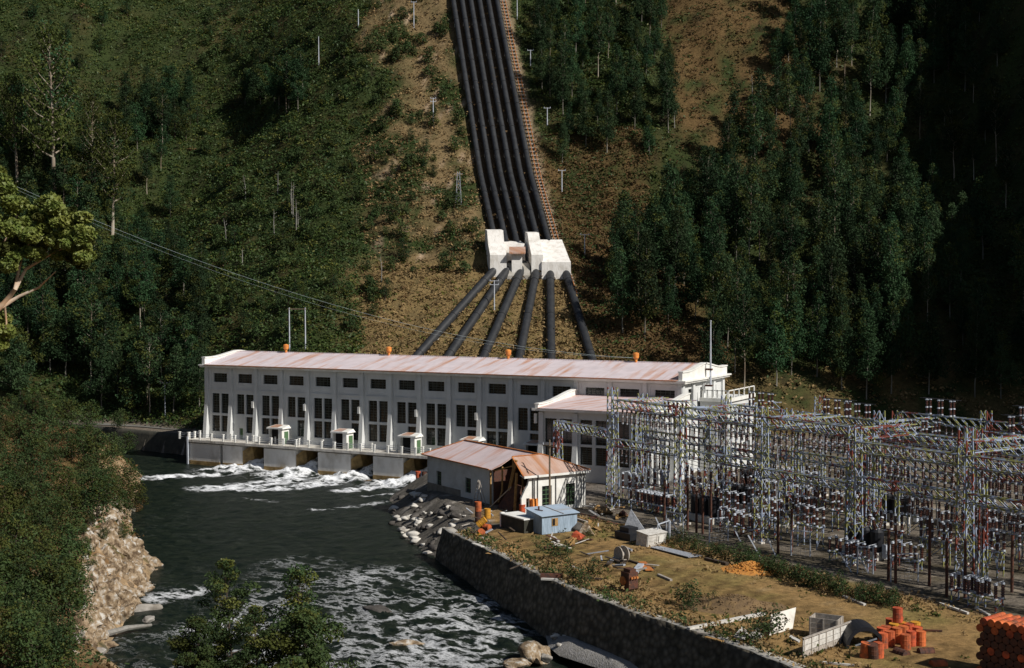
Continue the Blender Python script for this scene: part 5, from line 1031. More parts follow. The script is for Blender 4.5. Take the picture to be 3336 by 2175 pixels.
# gravel bank
gb = MB(); pts = [at(px, py, -5.75) for px, py in ((1268,1462),(1300,1470),(1345,1490),(1400,1510),(1470,1535),(1560,1570),(1500,1575),(1440,1552),(1370,1530),(1300,1508),(1275,1488))]; c_ = sum(pts)/len(pts)+np.array([0, 0, .45]); n = len(pts)
gb.add([tuple(p-np.array([0, 0, .7])) for p in pts]+[tuple((p*.55+c_*.45)+np.array([0, 0, .15])) for p in pts]+[tuple(c_)], [(i, (i+1) % n, n+(i+1) % n, n+i) for i in range(n)]+[(n+i, n+(i+1) % n, 2*n) for i in range(n)]); M['gravel'] = mat('grey_gravel', (.3,.29,.28), (.2,.19,.17), scale=3, rough=.95, bump=.12, bscale=7); gb.build('gravel_bank', M['gravel'], smooth=True)['kind'] = 'structure'
# rock outcrop of the left bank
def merged_rocks(name, spots, label, cat, mt):
    Vs = []; Fs = []; n = 0
    for i, (P_, r_, sq) in enumerate(spots):
        V, F_ = rock_mesh('', r_, i+200, sq, 4 if r_ > 1.3 else 3, .6, V0=np.array(P_)); Vs.append(V); Fs.append(F_+n); n += len(V)
    o_ = npmesh(name, np.concatenate(Vs), np.concatenate(Fs), [mt]); return tag(o_, label, cat)
OUT = [(205,1205),(235,1170),(262,1150),(300,1170),(322,1200),(262,1225),(300,1238),(318,1262),(345,1300),(362,1318),(352,1350),(340,1378),(300,1395),(285,1425),(262,1452),(215,1470),(185,1500),(175,1560),(165,1400),(180,1330),(190,1260)]
sp = []; rr_ = random.Random(3)
while len(sp) < 330:
    px = rr_.uniform(165, 365); py = rr_.uniform(1145, 1560)
    if inpoly(px, py, OUT): q = hit(px, py, 60); r_ = rr_.choice([rr_.uniform(.5, 1.0), rr_.uniform(.8, 1.5), rr_.uniform(1.4, 2.4)]); sp.append((q-np.array([0, 0, r_*.45]), r_, (1, rr_.uniform(.6, 1), rr_.uniform(.6, 1.15))))
merged_rocks('rock_outcrop', sp, 'craggy tan rock outcrop on the left river bank below the trees', 'rock outcrop', M['rock'])
# rubble and slabs on the shore under the house
n_ = 0
for i in range(200):
    px = rr_.uniform(900, 1120); py = rr_.uniform(1140, 1300)
    if not inpoly(px, py, [(905,1165),(960,1140),(1010,1165),(1100,1190),(1050,1235),(1000,1300),(965,1292),(935,1255),(905,1215)]): continue
    n_ += 1
    if n_ > 90: break
    q = hit(px, py, 100); is_pale = n_ % 2 == 0; o_ = rock_mesh('rubble_block', rr_.uniform(.4, 1.5), i+400, (1, .7, .4), 2, mats=M['palecon'] if is_pale else M['darkrock']); o_.location = q; tag(o_, 'pale broken concrete lump on the shore below the house' if is_pale else 'dark broken lump on the shore below the house', 'rubble', 'pale rubble on the shore' if is_pale else 'dark rubble on the shore')  # pale concrete and dark rubble lumps alternate
# dark scree of fused rubble running from the house to the water
# shed
FL_ = Vector(at(*Z4(1650, 1275))); shd = empty('iron_shed', tuple(FL_), 'small pale blue corrugated iron shed with a little square window and stub chimney', 'shed', rz=HANG)
W_, D_ = 5.5, 3.7; b = MB(); b.hexa([(-D_, 0, 0), (0, 0, 0), (0, W_, 0), (-D_, W_, 0)], [(-D_, 0, 2.85), (0, 0, 2.3), (0, W_, 2.3), (-D_, W_, 2.85)]); b.build('wall', M['bluewall'], shd)
b = MB(); b.slab([(-D_-.15, -.25, 2.98), (.3, -.25, 2.4), (.3, W_+.25, 2.4), (-D_-.15, W_+.25, 2.98)], .06); b.build('roof', M['blueiron'], shd)
b = MB(); b.box(.01, .05, 1.5, 2.45, .95, 1.95); o_ = b.build('window', M['newtimber'], shd); b = MB(); b.quad((.055, 1.58, 1.02), (.055, 2.0, 1.02), (.055, 2.0, 1.88), (.055, 1.58, 1.88)); b.build('pane', M['darkin'], o_)
b = MB(); b.bar((-2.1, .9, 2.7), (-2.1, .9, 3.3), .16); b.bar((-2.5, .6, 2.86), (-1.6, 1.2, 2.78), .1); b.build('stub_chimney', M['darkrust'], shd); b = MB(); b.bar((-3.8, 2.6, 3.02), (.3, 3.2, 2.48), .1, .05); b.build('roof_batten', M['timber'], shd)
# concrete bin left of the shed
CB = Vector(at(*Z4(1120, 1175))); cbn = empty('concrete_bin', tuple(CB), 'low dark-sided bin with a white top left of the blue shed', 'bin', rz=HANG)
b = MB(); b.box(0, .3, -.1, .0, 0, 0.01); 
b = MB(); b.box(0, 5.6, 0, .25, 0, 1.7); b.box(0, .25, .25, 2.4, 0, 1.7); b.box(5.35, 5.6, .25, 2.4, 0, 1.7); b.box(0, 5.6, 2.4, 2.65, 0, 1.7); b.build('side_wall', M['darkconc'], cbn); b = MB(); b.box(-.1, 5.7, -.1, 2.75, 1.705, 1.85); b.build('white_lid', M['trim'], cbn); b = MB(); b.box(-.5, -.02, .1, .6, 0, 1.9); b.build('end_block', M['trim'], cbn)
# drums
def drum_proto(mt, h=.95, r_=.32, name='drum'):
    m_ = MB(); m_.tube([(0, 0, 0), (0, 0, h*.33), (0, 0, h*.34), (0, 0, h*.36), (0, 0, h*.37), (0, 0, h*.64), (0, 0, h*.66), (0, 0, h*.68), (0, 0, h)], [r_, r_, r_*1.05, r_*1.05, r_, r_, r_*1.05, r_, r_], 14); m_.tube([(0, 0, h-.02), (0, 0, h+.03)], r_*1.04, 14, cap=False)
    return m_.build(name, mt)
DK = 1.35
DP = {'o': drum_proto(M['orange'], .95*DK, .33*DK), 'y': drum_proto(M['yellow'], .95*DK, .33*DK), 'r': drum_proto(M['darkrust'], .95*DK, .33*DK)}; du = set()
def drum(k, P_, lab, grp=None, rot=(0, 0, 0)):
    o_ = DP[k] if k not in du else DP[k].copy()
    if k in du: COL.objects.link(o_)
    du.add(k); o_.location = P_; o_.rotation_euler = rot; o_.scale = (1, 1, 1); tag(o_, lab, 'drum', grp)
H0 = math.pi/2
P_ = at(*Z4(825, 1095)); drum('r', P_, 'brown rusty drum at the bottom of the two-drum stack by the ladder'); drum('o', P_+np.array([0, 0, 1.3]), 'bright orange drum on top of the brown drum by the ladder')
drum('o', at(*Z4(880, 1260)), 'orange drum tipped over left of the blue shed', None, (1.2, 0, .4)); drum('o', at(*Z4(875, 1170)), 'orange drum lying behind the tipped one left of the shed', None, (H0, 0, 1.4)); drum('y', at(*Z4(790, 1275)), 'yellow drum lying at the wall edge left of the shed', None, (H0, 0, .9)); drum('y', at(*Z4(820, 1180))+np.array([0,0,.3]), 'small yellow drum leaning behind the orange drums', None, (.9, 0, 2))
drum('y', at(*Z4(945, 1060)), 'yellow and white drum standing near the stepladder'); drum('o', at(*Z4(1395, 1005)), 'orange drum half hidden beside the white end wall')
drum('o', at(948*1.0+24, 1112, -3.2), 'orange drum on the shore at the left end of the ruined house'); drum('r', at(986, 1113, -3.2), 'dark rusty drum on the shore at the left end of the ruined house')
# heap of standing drums at the lower right
DS = [(2052,1505,'o'),(2068,1500,'o'),(2085,1492,'o'),(2100,1488,'o'),(2118,1500,'o'),(2060,1488,'o'),(2078,1482,'y'),(2095,1478,'y'),(2112,1482,'o'),(2132,1490,'o'),(2128,1478,'y'),(2070,1470,'o'),(2088,1466,'o'),(2140,1500,'o'),(2050,1492,'o'),(2105,1508,'o')]
for px, py, k in DS: drum(k, at(px, py), 'orange drum in the standing group near the bottom right' if k == 'o' else 'yellow-topped drum in the standing group near the bottom right', 'orange drums standing in a group' if k == 'o' else 'yellow drums standing in a group')
drum('o', at(2086, 1478)+np.array([0, 0, 1.3]), 'orange drum stacked on top of the standing group')
drum('o', at(2010, 1528), 'orange drum with a dark side left of the standing group', None, (.0, .1, 0)); drum('r', at(2030, 1530), 'rusty brown drum in the dark just left of the standing group', None, (.2, 0, 0)); drum('r', at(2082, 1515), 'rusty drum lying in front of the standing group', None, (H0, 0, 1)); drum('r', at(2135, 1517), 'open rusty drum lying at the right foot of the standing group', None, (H0, 0, 2.2)); drum('o', at(2042, 1528), 'orange drum beside the rusty drum left of the standing group')
drum('o', at(2198, 1545), 'lone orange drum lying on the grass at the bottom right', None, (H0, 0, -.9))
# stack of lying drums at the right edge; lower rows coloured dark for shaded ends
base = np.array(at(2276, 1566)); dl = np.array([EY.x, EY.y, 0]); dr = np.array([EX.x, EX.y, 0]); lf = -np.array([float(RT[0]), float(RT[1]), 0]); n_ = 0
ax = np.array([float(F2[0]*.63+R2[0]*.77), float(F2[1]*.63+R2[1]*.77), 0]); ax /= np.linalg.norm(ax); sd = np.array([ax[1], -ax[0], 0]); rzz = math.atan2(ax[1], ax[0])
for row in range(8):
    for k in range(9-(row > 5)):
        for j in range(3):
            P_ = base+sd*((k+(row % 2)*.5)*.67)+ax*(j*1.0)+np.array([0, 0, .33+row*.58])
            DS_ = 1; og = row == 7 or (row*7+k*3+j) % 6 == 0; drum('o' if og else 'r', tuple(P_), 'orange drum lying in the big stack at the right edge' if og else 'rusty drum lying in the big stack at the right edge, coloured dark for the shade on its end', 'orange drums of the big stack' if og else 'rusty drums of the big stack, dark for shade', (0, H0, rzz)); COL.objects[-1].scale = (.74, .74, .74)
# crates, planks, reel, engine, sheets
def crate(px, py, w_, d_, h_, lab, mt, open_=True, rz=HANG, tilt=(0, 0), sol=False, cat='crate'):
    o_ = empty('crate', tuple(at(px, py)), lab, cat, None, rz); o_.rotation_euler = (tilt[0], tilt[1], rz); t_ = .07
    for (a, b2, c, d) in ((0, w_, 0, t_), (0, w_, d_-t_, d_), (0, t_, t_, d_-t_), (w_-t_, w_, t_, d_-t_)):
        m_ = MB(); n = 4
        for k in range(n): m_.box(a, b2, c, d, h_*k/n+.015, h_*(k+1)/n-.015)
        m_.build('side', mt, o_)
    m_ = MB(); [m_.box(x_-.06, x_+.06, -.05, -.002, 0, h_) for x_ in (.1, w_/2, w_-.1)]; [m_.box(w_+.002, w_+.05, y_-.06, y_+.06, 0, h_) for y_ in (.1, d_/2, d_-.1)]; m_.build('batten', mt, o_)
    if not open_: m_ = MB(); m_.box(-.1, w_+.1, -.1, d_+.1, h_, h_+.08); m_.build('lid', mt, o_)
    else: m_ = MB(); m_.box(t_, w_-t_, t_, d_-t_, .02, .08); m_.build('floor', mt, o_)
    return o_
M['palewood'] = mat('pale_painted_boards', (.62,.6,.56), (.42,.4,.36), scale=3, rough=.85)
c_ = crate(*Z5(420, 1290), 1.9, 3.2, 1.7, 'tilted white boarded crate on the grass near the switchyard fence', M['palewood'], False, HANG+.12, (0, .12)); m_ = MB(); m_.box(1.96, 1.99, 1.9, 2.7, .6, 1.4); m_.build('pale_patch', M['trim'], c_)
crate(1880, 1482, 2.6, 1.9, 1.9, 'open grey wooden crate at the bottom right of the yard', M['timber'], True, HANG+.5)
m_ = MB(); m_.bar((0, 0, 0), (0, 0, 2.3), .12); m_.bar((0, 0, 2.3), (.6, 2.2, 2.5), .12); m_.bar((.6, 2.2, 0), (.6, 2.2, 2.5), .25); o_ = m_.build('angle_frame', M['cap']); o_.location = at(*Z5(665, 1270)); tag(o_, 'white angle frame leaning behind the tilted white crate', 'frame')
m_ = MB(); m_.add([(0, 0, 0), (2.9, 1.2, 0), (1.0, .5, 3.0), (0, .15, 0), (2.9, 1.35, 0), (1.0, .65, 3.0)], [(0, 1, 2), (5, 4, 3), (0, 3, 4, 1), (1, 4, 5, 2), (2, 5, 3, 0)]); o_ = m_.build('steel_plate', M['galv']); o_.location = at(*Z5(265, 1150)); tag(o_, 'upright triangular grey steel plate left of the tilted white crate', 'plate')
m_ = MB(); m_.box(0, 3.2, 0, 2.4, 0, .9); m_.box(.5, 2.4, .4, 1.9, .9, 1.5); o_ = m_.build('machine_casting', M['tank']); o_.location = at(*Z5(180, 1210)); o_.rotation_euler = (0, 0, HANG); tag(o_, 'low black casting in the grass left of the white crate', 'machine part')
m_ = MB(); A0 = Vector(at(*Z5(570, 1335))); A1 = Vector(at(*Z5(1010, 1450))); A2_ = Vector(at(*Z5(1165, 1435))); A3 = Vector(at(*Z5(690, 1325))); m_.slab([(p.x, p.y, p.z+.25) for p in (A0, A1, A2_, A3)], .08); o_ = m_.build('iron_sheet', M['galv']); tag(o_, 'long flat grey iron sheet lying on the grass', 'sheet')
m_ = MB(); m_.tube([(0, -.35, 0), (0, .35, 0)], .35, 12); o_ = m_.build('cable_reel', M['timber'])
for s_ in (-1, 1): m_ = MB(); m_.tube([(0, s_*.42-.06, 0), (0, s_*.42+.06, 0)], .95, 20); m_.tube([(0, s_*.42+s_*.06, 0), (0, s_*.42+s_*.09, 0)], .25, 12); m_.build('flange', M['timber'], o_)
o_.location = at(*Z5(260, 1490)); o_.location.z += .95; o_.rotation_euler = (0, 0, -.55); tag(o_, 'round wooden cable reel standing on the grass', 'cable reel')
en = empty('rusty_engine', tuple(at(1463, 1372)), 'small rusty engine block standing on the dry grass', 'engine', rz=HANG); m_ = MB(); m_.box(-.7, .7, -.6, .6, .3, 2.0); m_.box(-.45, .45, -.7, .7, .0, .3); m_.build('block', M['darkrust'], en)
for k in range(3): m_ = MB(); m_.tube([(.7, -.35+.35*k, 1.5), (.95, -.35+.35*k, 1.5)], .13, 8); m_.build('port', M['rust'], en)
m_ = MB(); m_.tube([(-.2, -.62, 1.1), (-.2, -.8, 1.1)], .45, 16); m_.build('flywheel', M['rust'], en); m_ = MB(); m_.box(-.5, .6, -.4, .4, 2.0, 2.35); m_.build('rocker_cover', M['darkrust'], en)
def plank(a, b2, w_, h_, lab, mt, z=-.85, name='plank', cat='plank'):
    p = Vector(at(*a, z)); q = Vector(at(*b2, z)); m_ = MB(); c = p; m_.bar(Vector((0, 0, 0)), q-p, w_, h_); o_ = m_.build(name, mt); o_.location = p; tag(o_, lab, cat)
plank((1600,1462),(1776,1426),.42,.35,'very long pale beam lying across the dry grass at the bottom right',M['palewood'],name='long_beam',cat='beam')
plank((1256,1338),(1308,1338),.5,.5,'rusty red girder on a white base near the river wall',M['darkrust'],-.6,'girder','girder'); plank((1258,1345),(1306,1347),.35,.2,'white plank under the rusty red girder',M['palewood'])
plank((1100,1262),(1122,1270),.5,.1,'short white plank on trestles left of the shed',M['palewood'],-.4); plank(Z4(2080,1045),Z4(2270,1100),.45,.3,'long tan timber leaning down beside the blue shed',M['newtimber']); plank(Z4(2060,1060),Z4(2230,1115),.35,.3,'second tan timber on the ground beside the blue shed',M['timber'])
plank((1318,1340),(1400,1345),.2,.15,'thin dark stick in the grass near the bushes',M['bark']); plank((1455,1300),(1520,1320),.25,.2,'dark timber behind the cable reel',M['bark']); plank((1530,1335),(1560,1348),.3,.2,'grey timber right of the rusty plate',M['timber']); plank((1185,1322),(1240,1300),.15,.1,'thin brown stick along the wall top',M['bark'])
plank((1492,1305),(1510,1325),.9,.08,'rust red flat plate lying near the reel',M['rust'],-.8,'plate','plate'); plank((1475,1330),(1490,1312),.7,.3,'pale blue-white box lid near the engine',M['cap'],-.7,'lid','lid')
plank((1620,1470),(1690,1478),.25,.15,'thin pale plank on the grass below the long beam',M['timber']); plank((1640,1480),(1680,1490),.4,.1,'tan plank in the debris below the long beam',M['newtimber']); plank((1960,1385-0),(2010,1405),.3,.2,'white timber in the grass by the fence bushes',M['palewood']); plank((2185,1402),(2250,1425),.25,.2,'long pale pole lying beside the fence at the far right',M['palewood']); plank((2268,1412),(2300,1430),.25,.2,'short pale pole lying near the drum stack',M['palewood']); plank((1905,1538),(1985,1546),.2,.15,'pale thin plank at the bottom right edge',M['palewood'])
plank((2110,1462),(2190,1466),.15,.15,'dark red bar on the grass right of the drum group',M['darkrust']); plank((1640,1298),(1690,1310),.5,.3,'dark timber under the fence bushes',M['bark'])
# retaining formwork with grey boards (bottom right)
fw = empty('board_retainer', tuple(at(1868, 1530)), 'low grey board retaining wall with upright posts at the bottom right', 'retaining wall'); p = Vector((0, 0, 0)); q = Vector(at(1968, 1492))-Vector(at(1868, 1530))
for k in range(7): m_ = MB(); m_.bar(q*(k/6), q*(k/6)+Vector((0, 0, 1.7)), .16); m_.build('post', M['timber'], fw)
for k in range(3): m_ = MB(); m_.bar(Vector((0, 0, .35+.5*k))+q*-.02, q+Vector((0, 0, .35+.5*k)), .08, .44, up=(0, 0, 1)); m_.build('board', M['palewood'] if k else M['timber'], fw)
m_ = MB(); m_.bar(Vector((0, -.2, 1.75)), q*1.15+Vector((0, -.2, 1.75)), .2, .1); m_.build('top_plank', M['timber'], fw)
def slabpx(pts, h0, th, lab, mt, cat='slab'):
    P = [Vector(at(*p)) for p in pts]; m_ = MB(); m_.slab([(p.x, p.y, p.z+h) for p, h in zip(P, h0)], th); tag(m_.build('slab', mt), lab, cat)
slabpx([(1792,1465),(1850,1450),(1842,1462),(1788,1478)], [1.5,1.6,.1,.1], .15, 'grey leaning board panel left of the open crate', M['palecon'], 'panel')
slabpx([(1735,1480),(1760,1470),(1775,1485),(1750,1492)], [.3,.5,.4,.2], .2, 'pale concrete slab piece in the weeds at the bottom right', M['palecon']); slabpx([(1705,1482),(1725,1470),(1738,1478),(1730,1490)], [.2,.6,.4,.2], .2, 'small pale slab piece left of the larger one', M['palecon'])
slabpx([(1838,1488),(1860,1500),(1856,1504),(1834,1492)], [.5,.5,.5,.5], .12, 'white plank below the open crate', M['palewood'], 'plank')
cu = MB(); c0 = Vector(at(2012, 1508)); cdir = Vector((float(F2[0]), float(F2[1]), 0)); sdv = Vector((float(R2[0]), float(R2[1]), 0)); n = 14
arc = lambda r_, k: sdv*(-math.cos(math.pi*k/n)*r_)+Vector((0, 0, math.sin(math.pi*k/n)*r_*1.1))
for k in range(n):
    for r_, fl in ((1.75, 0), (1.45, 1)): a, b2 = arc(r_, k), arc(r_, k+1); cu.quad(a, b2, b2+cdir*3, a+cdir*3)
    cu.quad(arc(1.45, k), arc(1.45, k+1), arc(1.75, k+1), arc(1.75, k)); cu.quad(arc(1.45, k)+cdir*3, arc(1.75, k)+cdir*3, arc(1.75, k+1)+cdir*3, arc(1.45, k+1)+cdir*3)
o_ = cu.build('culvert_hood', M['tank']); o_.location = c0; tag(o_, 'dark round metal hood left of the orange drum group', 'metal hood'); m_ = MB(); m_.bar(sdv*-.9+Vector((0, 0, .3)), sdv*.9+cdir*-.3+Vector((0, 0, 1.0)), .18, .1); m_.build('strut', M['galv'], o_)
def mound(px, py, rx, ry, h_, lab, mt, nst, cat, seed, stone=.14):
    c = np.array(at(px, py)); rr = np.random.default_rng(seed); g = np.linspace(-1.15, 1.15, 36); X_, Y_ = np.meshgrid(g, g); r2 = X_**2+Y_**2; Z_ = h_*np.exp(-r2*2.2)*(1+.25*vnoise(X_*4, Y_*4, seed, 3))-.08; V = np.stack([c[0]+X_*rx, c[1]+Y_*ry, c[2]+Z_], -1).reshape(-1, 3); ii = (np.arange(35)[:, None]*36+np.arange(35)[None, :]).ravel(); o_ = npmesh('mound', V, np.stack([ii, ii+1, ii+37, ii+36], 1), [mt], smooth=True); tag(o_, lab, cat)
    Vs = []; Fs = []; n = 0
    for i in range(nst):
        a, b2 = rr.normal(size=2)*.42; zz = h_*math.exp(-(a*a+b2*b2)*2.2); V, F_ = rock_mesh('', stone*rr.uniform(.6, 1.6), i+seed*7, (1, .8, .7), 1, .3, V0=np.array([c[0]+a*rx, c[1]+b2*ry, c[2]+zz])); Vs.append(V); Fs.append(F_+n); n += len(V)
    s_ = npmesh('loose_pieces', np.concatenate(Vs), np.concatenate(Fs), [mt], parent=o_); s_['kind'] = 'stuff'
mound(1745, 1325, 3.0, 2.2, .95, 'orange-brown heap of broken bricks on the grass', M['ochre'], 260, 'rubble heap', 2); mound(1712, 1410, 4.6, 3.2, 1.2, 'low brown gravel mound on the dry grass', M['soil'], 220, 'gravel heap', 3, .1)
mound(1182, 1283, 2.0, 1.4, .5, 'small tan heap of bark on the wall top', M['newtimber'], 120, 'bark heap', 4, .12); mound(1560, 1196-20, 1.6, 1.2, .9, 'dark soil heap near the low insulator stands', M['soil'], 40, 'soil heap', 5)
rocks(1365,1236,1.5,-.6,'big broken tan lump right of the blue shed',M['rock'],(1,.8,.9),31); rocks(1345,1228,1.0,-.7,'dark lump leaning on the right side of the shed',M['darkrock'],(1,.8,1),32); rocks(1448,1196,1.2,-.7,'dark domed lump in front of the tall front column',M['darkrust'],(1.1,.8,.7),33); rocks(1405,1190,1.3,-.7,'dark dome-shaped lump left of the other near the column foot',M['soil'],(1.2,.8,.7),34)
# scrap around the shed
SC = ['darkrust', 'timber', 'newtimber', 'galv', 'palewood', 'bark']
for i in range(70):
    r_ = random.Random(900+i); zn = i % 4
    px, py = [(r_.uniform(1270, 1350), r_.uniform(1252, 1275)), (r_.uniform(1330, 1500), r_.uniform(1262, 1330)), (r_.uniform(1365, 1440), r_.uniform(1165, 1225)), (r_.uniform(1090, 1200), r_.uniform(1170, 1260))][zn]
    zl = ['in front of the blue shed', 'in the scrap between the shed and the reel', 'behind the blue shed near the columns', 'left of the blue shed'][zn]; k = i*7 % 6; m_ = MB(); Lp = r_.uniform(.6, 3); m_.bar((0, 0, 0), (Lp*math.cos(i), Lp*math.sin(i), r_.uniform(0, .7)), r_.uniform(.1, .5), r_.uniform(.05, .2)); o_ = m_.build('scrap_piece', M[SC[k]]); o_.location = at(px, py, -.8)
    tag(o_, '%s scrap piece %s' % (['rusty', 'grey timber', 'tan timber', 'grey metal', 'pale board', 'dark wooden'][k], zl), 'scrap', '%s scrap %s' % (SC[k], zl))
b = MB(); P_ = Vector(at(*Z4(2015, 1335))); b.add([(0, 0, 0), (1.2, .3, 0), (1.4, 1.7, .2), (.1, 1.5, .9), (.2, .1, .8), (1.1, .4, .7)], [(0, 1, 5, 4), (1, 2, 3, 5), (4, 5, 3), (0, 3, 2, 1), (0, 4, 3)]); o_ = b.build('orange_hood', M['orange']); o_.location = P_; tag(o_, 'bent orange metal hood in the scrap before the shed', 'scrap')
# long grass and tufts of the yard, weeds along the wall
def yardmix(a, b, x, y, z):
    p = (x-107.9)*.885-(y+35.1)*.465; q = (x-107.9)*.465+(y+35.1)*.885; n1 = vnoise(x/5, y/5, 3, 3); bd, kd, ins = river_info(x, y); r_ = rng.random(len(a)); dens = np.where((q < -8) & (p > -10), np.where(q > -27, .12, .42), .0)+sstep(3.5, .5, bd)*.5+.6*(np.abs(q+10.0) < 2.4)*(p > -4); trk = (np.abs(q+18.2) < 1.3)|(np.abs(q+20.6) < 1.0)|(np.abs(q+23.4) < 1.2)
    ok = (~ins) & (kd != 2) & (z > -2.0) & (b < 275) & (r_ < dens*(.35+.9*(n1 > 0))) & ~trk; return np.where(ok, np.where(rng.random(len(a)) < .72+.3*n1, 0, 1), -1)
cover('dry_grass_tufts', 42000, lambda r_, n: (r_.uniform(-45, 75, n), r_.uniform(100, 215, n)), [M['dry'], M['leaf2']], yardmix, .3, 7, .3, 31, .1, 1.0)
def topmix(a, b, x, y, z):
    bd, kd, ins = river_info(x, y); ok = (~ins) & (kd == 0) & (bd < 3.0) & (b < 240) & (z > -2) & (a > -6); return np.where(ok, np.where(rng.random(len(a)) < .5, 0, 1), -1)
cover('wall_top_weeds', 26000, lambda r_, n: (r_.uniform(-10, 60, n), r_.uniform(98, 200, n)), [M['leaf4'], M['dry']], topmix, .3, 9, .42, 32, .3, 1.0)
# bushes of the yard
bush = [tree_proto('yard_bush', random.uniform(1.5, 2.2), random.uniform(.9, 1.5), .02, 'round', 75, .2, [M['leaf4'], M['bracken']], M['bark'], .05, (.85, .15), .8, 10, .55) for _ in range(3)]
for px, py, s_, lab in ((1340,1350,1.25,'large round green bush near the wall in the dry grass'),(1375,1340,1.2,'round green bush touching the large bush on its right'),(1360,1362,1.0,'low green bush in front of the large round bush'),(1280,1300,1.2,'dark bush below the blue shed'),(1305,1310,1.1,'dark spreading bush in front of the shed scrap'),(1255,1285,1.0,'dark low bush left of the shed scrap'),(1320,1290,.9,'green bush at the right of the shed scrap'),(1370,1255,.7,'small green bush beside the orange hood'),(1598,1408,1.4,'tall thin green plant on the dry grass in mid yard'),(1612,1418,1.0,'green plant in front of the tall thin plant'),(1585,1402,.9,'small green plant left of the tall thin plant'),(1655,1405,.7,'little green plant beside the gravel mound'),(1790,1478,1.5,'leafy bush on the wall top left of the panel'),(1770,1490,1.3,'dark leafy bush in the weeds at the bottom right'),(1750,1500,1.2,'bush overhanging the wall at the bottom right')):
    plant(bush[len(lab) % 3], *at(px, py), lab, 'bush', None, s_)
FB = [(1555,1262),(1640,1290),(1700,1300),(1760,1318),(1800,1336),(1850,1350),(1900,1368),(1960,1385),(2020,1402),(2080,1415)]
for i in range(62):
    r_ = random.Random(i+60); t_ = i/61*(len(FB)-1); k = min(int(t_), len(FB)-2); px = FB[k][0]+(FB[k+1][0]-FB[k][0])*(t_-k)+r_.uniform(-8, 8); py = FB[k][1]+(FB[k+1][1]-FB[k][1])*(t_-k)+r_.uniform(-7, 5)
    plant(r_.choice(bush), *at(px, py), 'scrubby bush in the line along the switchyard fence', 'bush', 'bushes along the switchyard fence', r_.uniform(.6, 1.15))

# ------------------------------------------------------------------ near bank: trees, shrubs and the big leafy branch
near = [tree_proto('bank_tree', random.uniform(5, 7), random.uniform(2.2, 3), .12, 'round', 60, .3, mm, M['bark'], .12, pp, .8, 22, 1.15) for mm, pp in (([M['leaf4'], M['leaf2']], (.7, .3)), ([M['leaf4'], M['redleaf']], (.8, .2)), ([M['leaf2'], M['redleaf']], (.75, .25)), ([M['leaf4'], M['fern2']], (.85, .15)))]
NB = [(-30,890),(60,900),(170,930),(250,985),(325,1020),(338,1150),(300,1195),(245,1195),(205,1200),(185,1260),(175,1380),(165,1480),(150,1570),(-30,1570)]
rr_ = random.Random(12); k = 0; pts = []
while len(pts) < 92 and k < 5000:
    k += 1; px = rr_.uniform(-30, 335); py = rr_.uniform(960, 1600)
    if inpoly(px+8, py-25, NB) and all((px-a)**2+(py-b)**2 > 25**2 for a, b in pts): pts.append((px, py))
for px, py in pts:
    q = hit(px, py, 60)
    pr = near[1] if px < 150 and py < 1200 and rr_.random() < .7 else near[2] if rr_.random() < .2 else rr_.choice([near[0], near[3], near[0]])
    up_ = py < 1180; plant(pr, q[0], q[1], q[2]-.2, 'leafy bank tree with russet tints on the upper left bank' if up_ else 'green bank tree in the lower left corner above the rocks', 'tree', 'trees on the upper left bank' if up_ else 'trees in the lower left corner', rr_.uniform(.6, 1.05)*(1.0 if py > 1100 else 1.1))
def nearmix(a, b, x, y, z):
    bd, kd, ins = river_info(x, y); r_ = rng.random(len(a)); return np.where((~ins) & (kd == 2) & (bd > np.where(b > 178, 1.0, 6.5)), np.where(r_ < .5, 0, np.where(r_ < .8, 1, 2)), -1)
cover('left_bank_undergrowth', 16000, lambda r_, n: (r_.uniform(-120, -28, n), r_.uniform(95, 300, n)), [M['leaf4'], M['bracken'], M['leaf2']], nearmix, .4, 9, .7, 33)
ft = []
for (h, r_, mm, pp, lf_, nl) in ((15.5, 4.0, [M['leaf4'], M['fern2']], (.8, .2), .2, 80), (14.5, 3.8, [M['leaf4'], M['fern2']], (.6, .4), .2, 50), (10, 3.6, [M['leaf4'], M['leaf2']], (.6, .4), .2, 85)):
    ft.append(tree_proto('foreground_tree', h, r_*1.15, .2, 'round' if h > 15 else 'open', nl*3, lf_*1.25, mm, M['bark'], .16, pp, .6, 34, 1.15))
for pr, px, b_, top, lab in ((ft[0], 528, 96, 1288, 'tall dark green treetop with a pointed crown in front of the river'), (ft[1], 672, 97, 1300, 'loose open-crowned treetop through which the rapids show'), (ft[2], 450, 92, 1440, 'low leafy treetop at the left foot of the foreground trees'), (ft[2], 700, 92, 1420, 'rounded olive treetop at the right of the foreground trees'), (ft[0], 585, 93, 1400, 'low dark treetop between the two tall foreground trees')):
    a_ = (px*S-1668)/FPX*b_; x, y = XY(a_, b_); zt_ = CAM[2]+(927-top*S)/FPX*b_; zg = T1(x, y); hh = zt_-zg; ph = 15.5 if pr is ft[0] else 14.5 if pr is ft[1] else 10; s_ = hh/ph/1.03
    plant(pr, x, y, zg, lab, 'tree', None, min(1.15, s_*1.0), rz=1.0, sz=s_)
